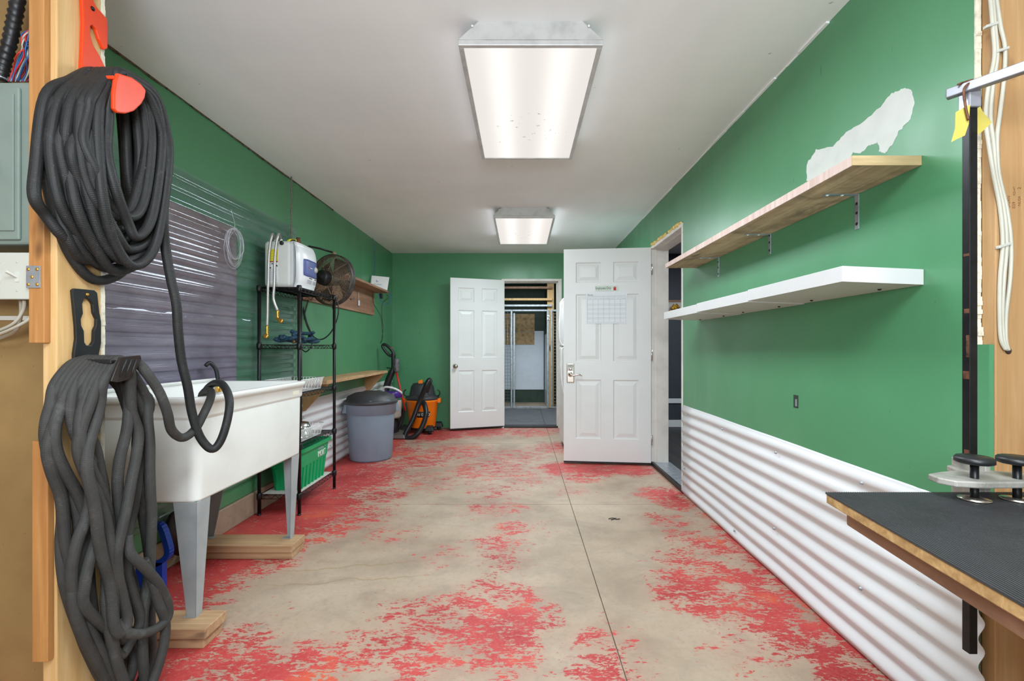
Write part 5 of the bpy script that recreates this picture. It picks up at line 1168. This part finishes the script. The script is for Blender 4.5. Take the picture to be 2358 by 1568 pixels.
fs = [(2*i, 2*i+2, 2*i+3, 2*i+1) for i in range(len(prof)-1)]
o_ = len(vs)
vs += [(edge(TY0)-.001, TY0, tz-.004), (edge(TY1)-.001, TY1+.001, tz-.004)]
fs += [(0, 1, o_+1, o_)]
g = MB(); g.add(vs, fs); b1 = len(g.v)
g.box(edge(TY1)+.001, TY1-.001, tz-.0039, TX1, TY1+.0008, tz-.0019)
g.build('ribbed_mat', plain('black_ribbed_rubber', (58, 58, 60), .5, var=.12, sc=6), t)
MB().hexa([(edge(TY0)+.018, TY0, tz-.060), (TX1, TY0, tz-.060), (TX1, TY1-.035, tz-.060), (edge(TY1)+.020, TY1-.035, tz-.060)], [(edge(TY0)+.018, TY0, tz-.0245), (TX1, TY0, tz-.0245), (TX1, TY1-.035, tz-.0245), (edge(TY1)+.020, TY1-.035, tz-.0245)]).build('lower_board', 'brownply', t, .004)
for x, y in ((1.62, .40), (1.62, .95), (1.40, .40), (1.40, .60)): B(x, y, 0.0005, x+.04, y+.04, tz-.0605).build('leg', 'blackm', t, .003)
# arm, pole and clamp
t = thing('grooming_post', 'black square grooming pole with silver arm clamped on the table', 'pole', (1.02, 1.07, .43))
q = .0185; xp = 1.0155; yp = 1.064
B(xp, yp, .427, xp+q, yp+q, 1.69).build('pole', plain('chipped_black_paint', (22, 23, 24), .35, .2, var=.3, sc=30), t, .0012)
for z, h_ in ((.877, .012), (1.05, .018), (1.10, .05), (1.20, .01), (1.33, .006)): B(xp-.0006, yp+.001, z, xp+.003, yp+.006+.01*R.random(), z+h_).build('rust_spot', 'hose_r', t)
g = MB(); a0 = Vector((.985, 1.088, 1.712)); a1 = Vector((1.40, .545, 1.735)); dd = (a1-a0).normalized(); sd = Vector((-dd.y, dd.x, 0)).normalized()*.009; zz_ = Vector((0, 0, .016))
g.hexa([a0-sd-zz_, a0+sd-zz_, a0+sd+zz_*.3, a0-sd+zz_*.3], [a1-sd-zz_, a1+sd-zz_, a1+sd+zz_, a1-sd+zz_]); ar = g.build('arm', plain('silver_arm_paint', (136, 136, 142), .35, .5, var=.05), t, .002)
B(xp-.006, yp-.006, 1.665, xp+q+.004, yp+q+.004, 1.705).build('arm_socket', plain('silver_socket', (160, 160, 168), .35, .4, var=.1), t, .003)
MB().tube(cr([(.985, 1.06, 1.715), (1.0, 1.06, 1.72), (1.015, 1.055, 1.722), (.99, 1.05, 1.70), (.993, 1.05, 1.66), (1.0, 1.05, 1.63)], 5), .0025, 5).build('cord', 'hose_r', t)
g = MB(); zb = .838
body = [(.885, 1.0), (.90, .972), (.95, .962), (1.04, .966), (1.14, .958), (1.16, .98), (1.14, 1.02), (1.06, 1.055), (1.055, 1.098), (1.0, 1.105), (.985, 1.06), (.93, 1.045), (.892, 1.03)]
g.prism(body, 'z', zb-.006, zb+.008); cb = g.build('clamp_bracket', 'cast', t, .003)
g = MB(); z0_, z1_ = zb+.008, .868
for a in ((xp-.014, yp-.016, xp-.0005, yp+q+.012), (xp+q+.0005, yp-.016, xp+q+.014, yp+q+.012), (xp-.0005, yp-.016, xp+q+.0005, yp-.0005), (xp-.0005, yp+q+.0005, xp+q+.0005, yp+q+.012)): g.box(a[0], a[1], .70, a[2], a[3], z1_)
g.build('pole_sleeve', 'cast', t, .002)
for i, (x, y) in enumerate(((.957, .992), (1.045, .990))):
    k = MB().lathe([(.0, .878), (.030, .878), (.034, .881), (.034, .888), (.030, .892), (0, .893)], (x, y, 0), 12).build('clamp_knob', 'black', t)
    MB().tube([(x, y, .878), (x, y, .8035)], .0075, 10).build('stem', 'blackm', k); MB().lathe([(.026, .8005), (.028, .803), (.012, .806), (0, .806)], (x, y, 0), 20).build('foot_pad', 'chrome', k)
for i, (poly, lb2) in enumerate(((((2201, 258), (2234, 240), (2231, 285), (2222, 312), (2204, 320), (2191, 327), (2200, 295)), 'yellow paper tag left of the black grooming pole'), (((2243, 247), (2252, 233), (2262, 255), (2284, 282), (2262, 303), (2243, 315)), 'yellow paper tag right of the black grooming pole'))):
    ps = [P(a, b, 1.055 if i == 0 else 1.10) for a, b in poly]; n_ = len(ps)
    tag(MB().add(ps+[p+Vector((0, .0012, 0)) for p in ps], [tuple(range(n_)), tuple(range(2*n_-1, n_-1, -1))]+[(i2, n_+i2, n_+(i2+1) % n_, (i2+1) % n_) for i2 in range(n_)]).build('paper_tag', 'tag'), lb2, 'tag')
# floor debris
g = MB()
for (px, py) in ((1412, 1196), ):
    x, y = FL(px, py); g.tube(cr([(x-.03, y, .004), (x, y+.01, .006), (x+.02, y-.005, .004), (x+.045, y+.004, .003)], 4), .003, 5); g.tube([(x-.015, y-.015, .003), (x+.02, y+.012, .004)], .003, 5)
tag(g.build('leaf_scrap', plain('dark_leaf', (54, 52, 48), .8)), 'dark dry leaf scrap on the concrete right of the floor joint', 'scrap')
for o in list(bpy.data.objects):
    if '_o' in o.keys(): del o['_o']
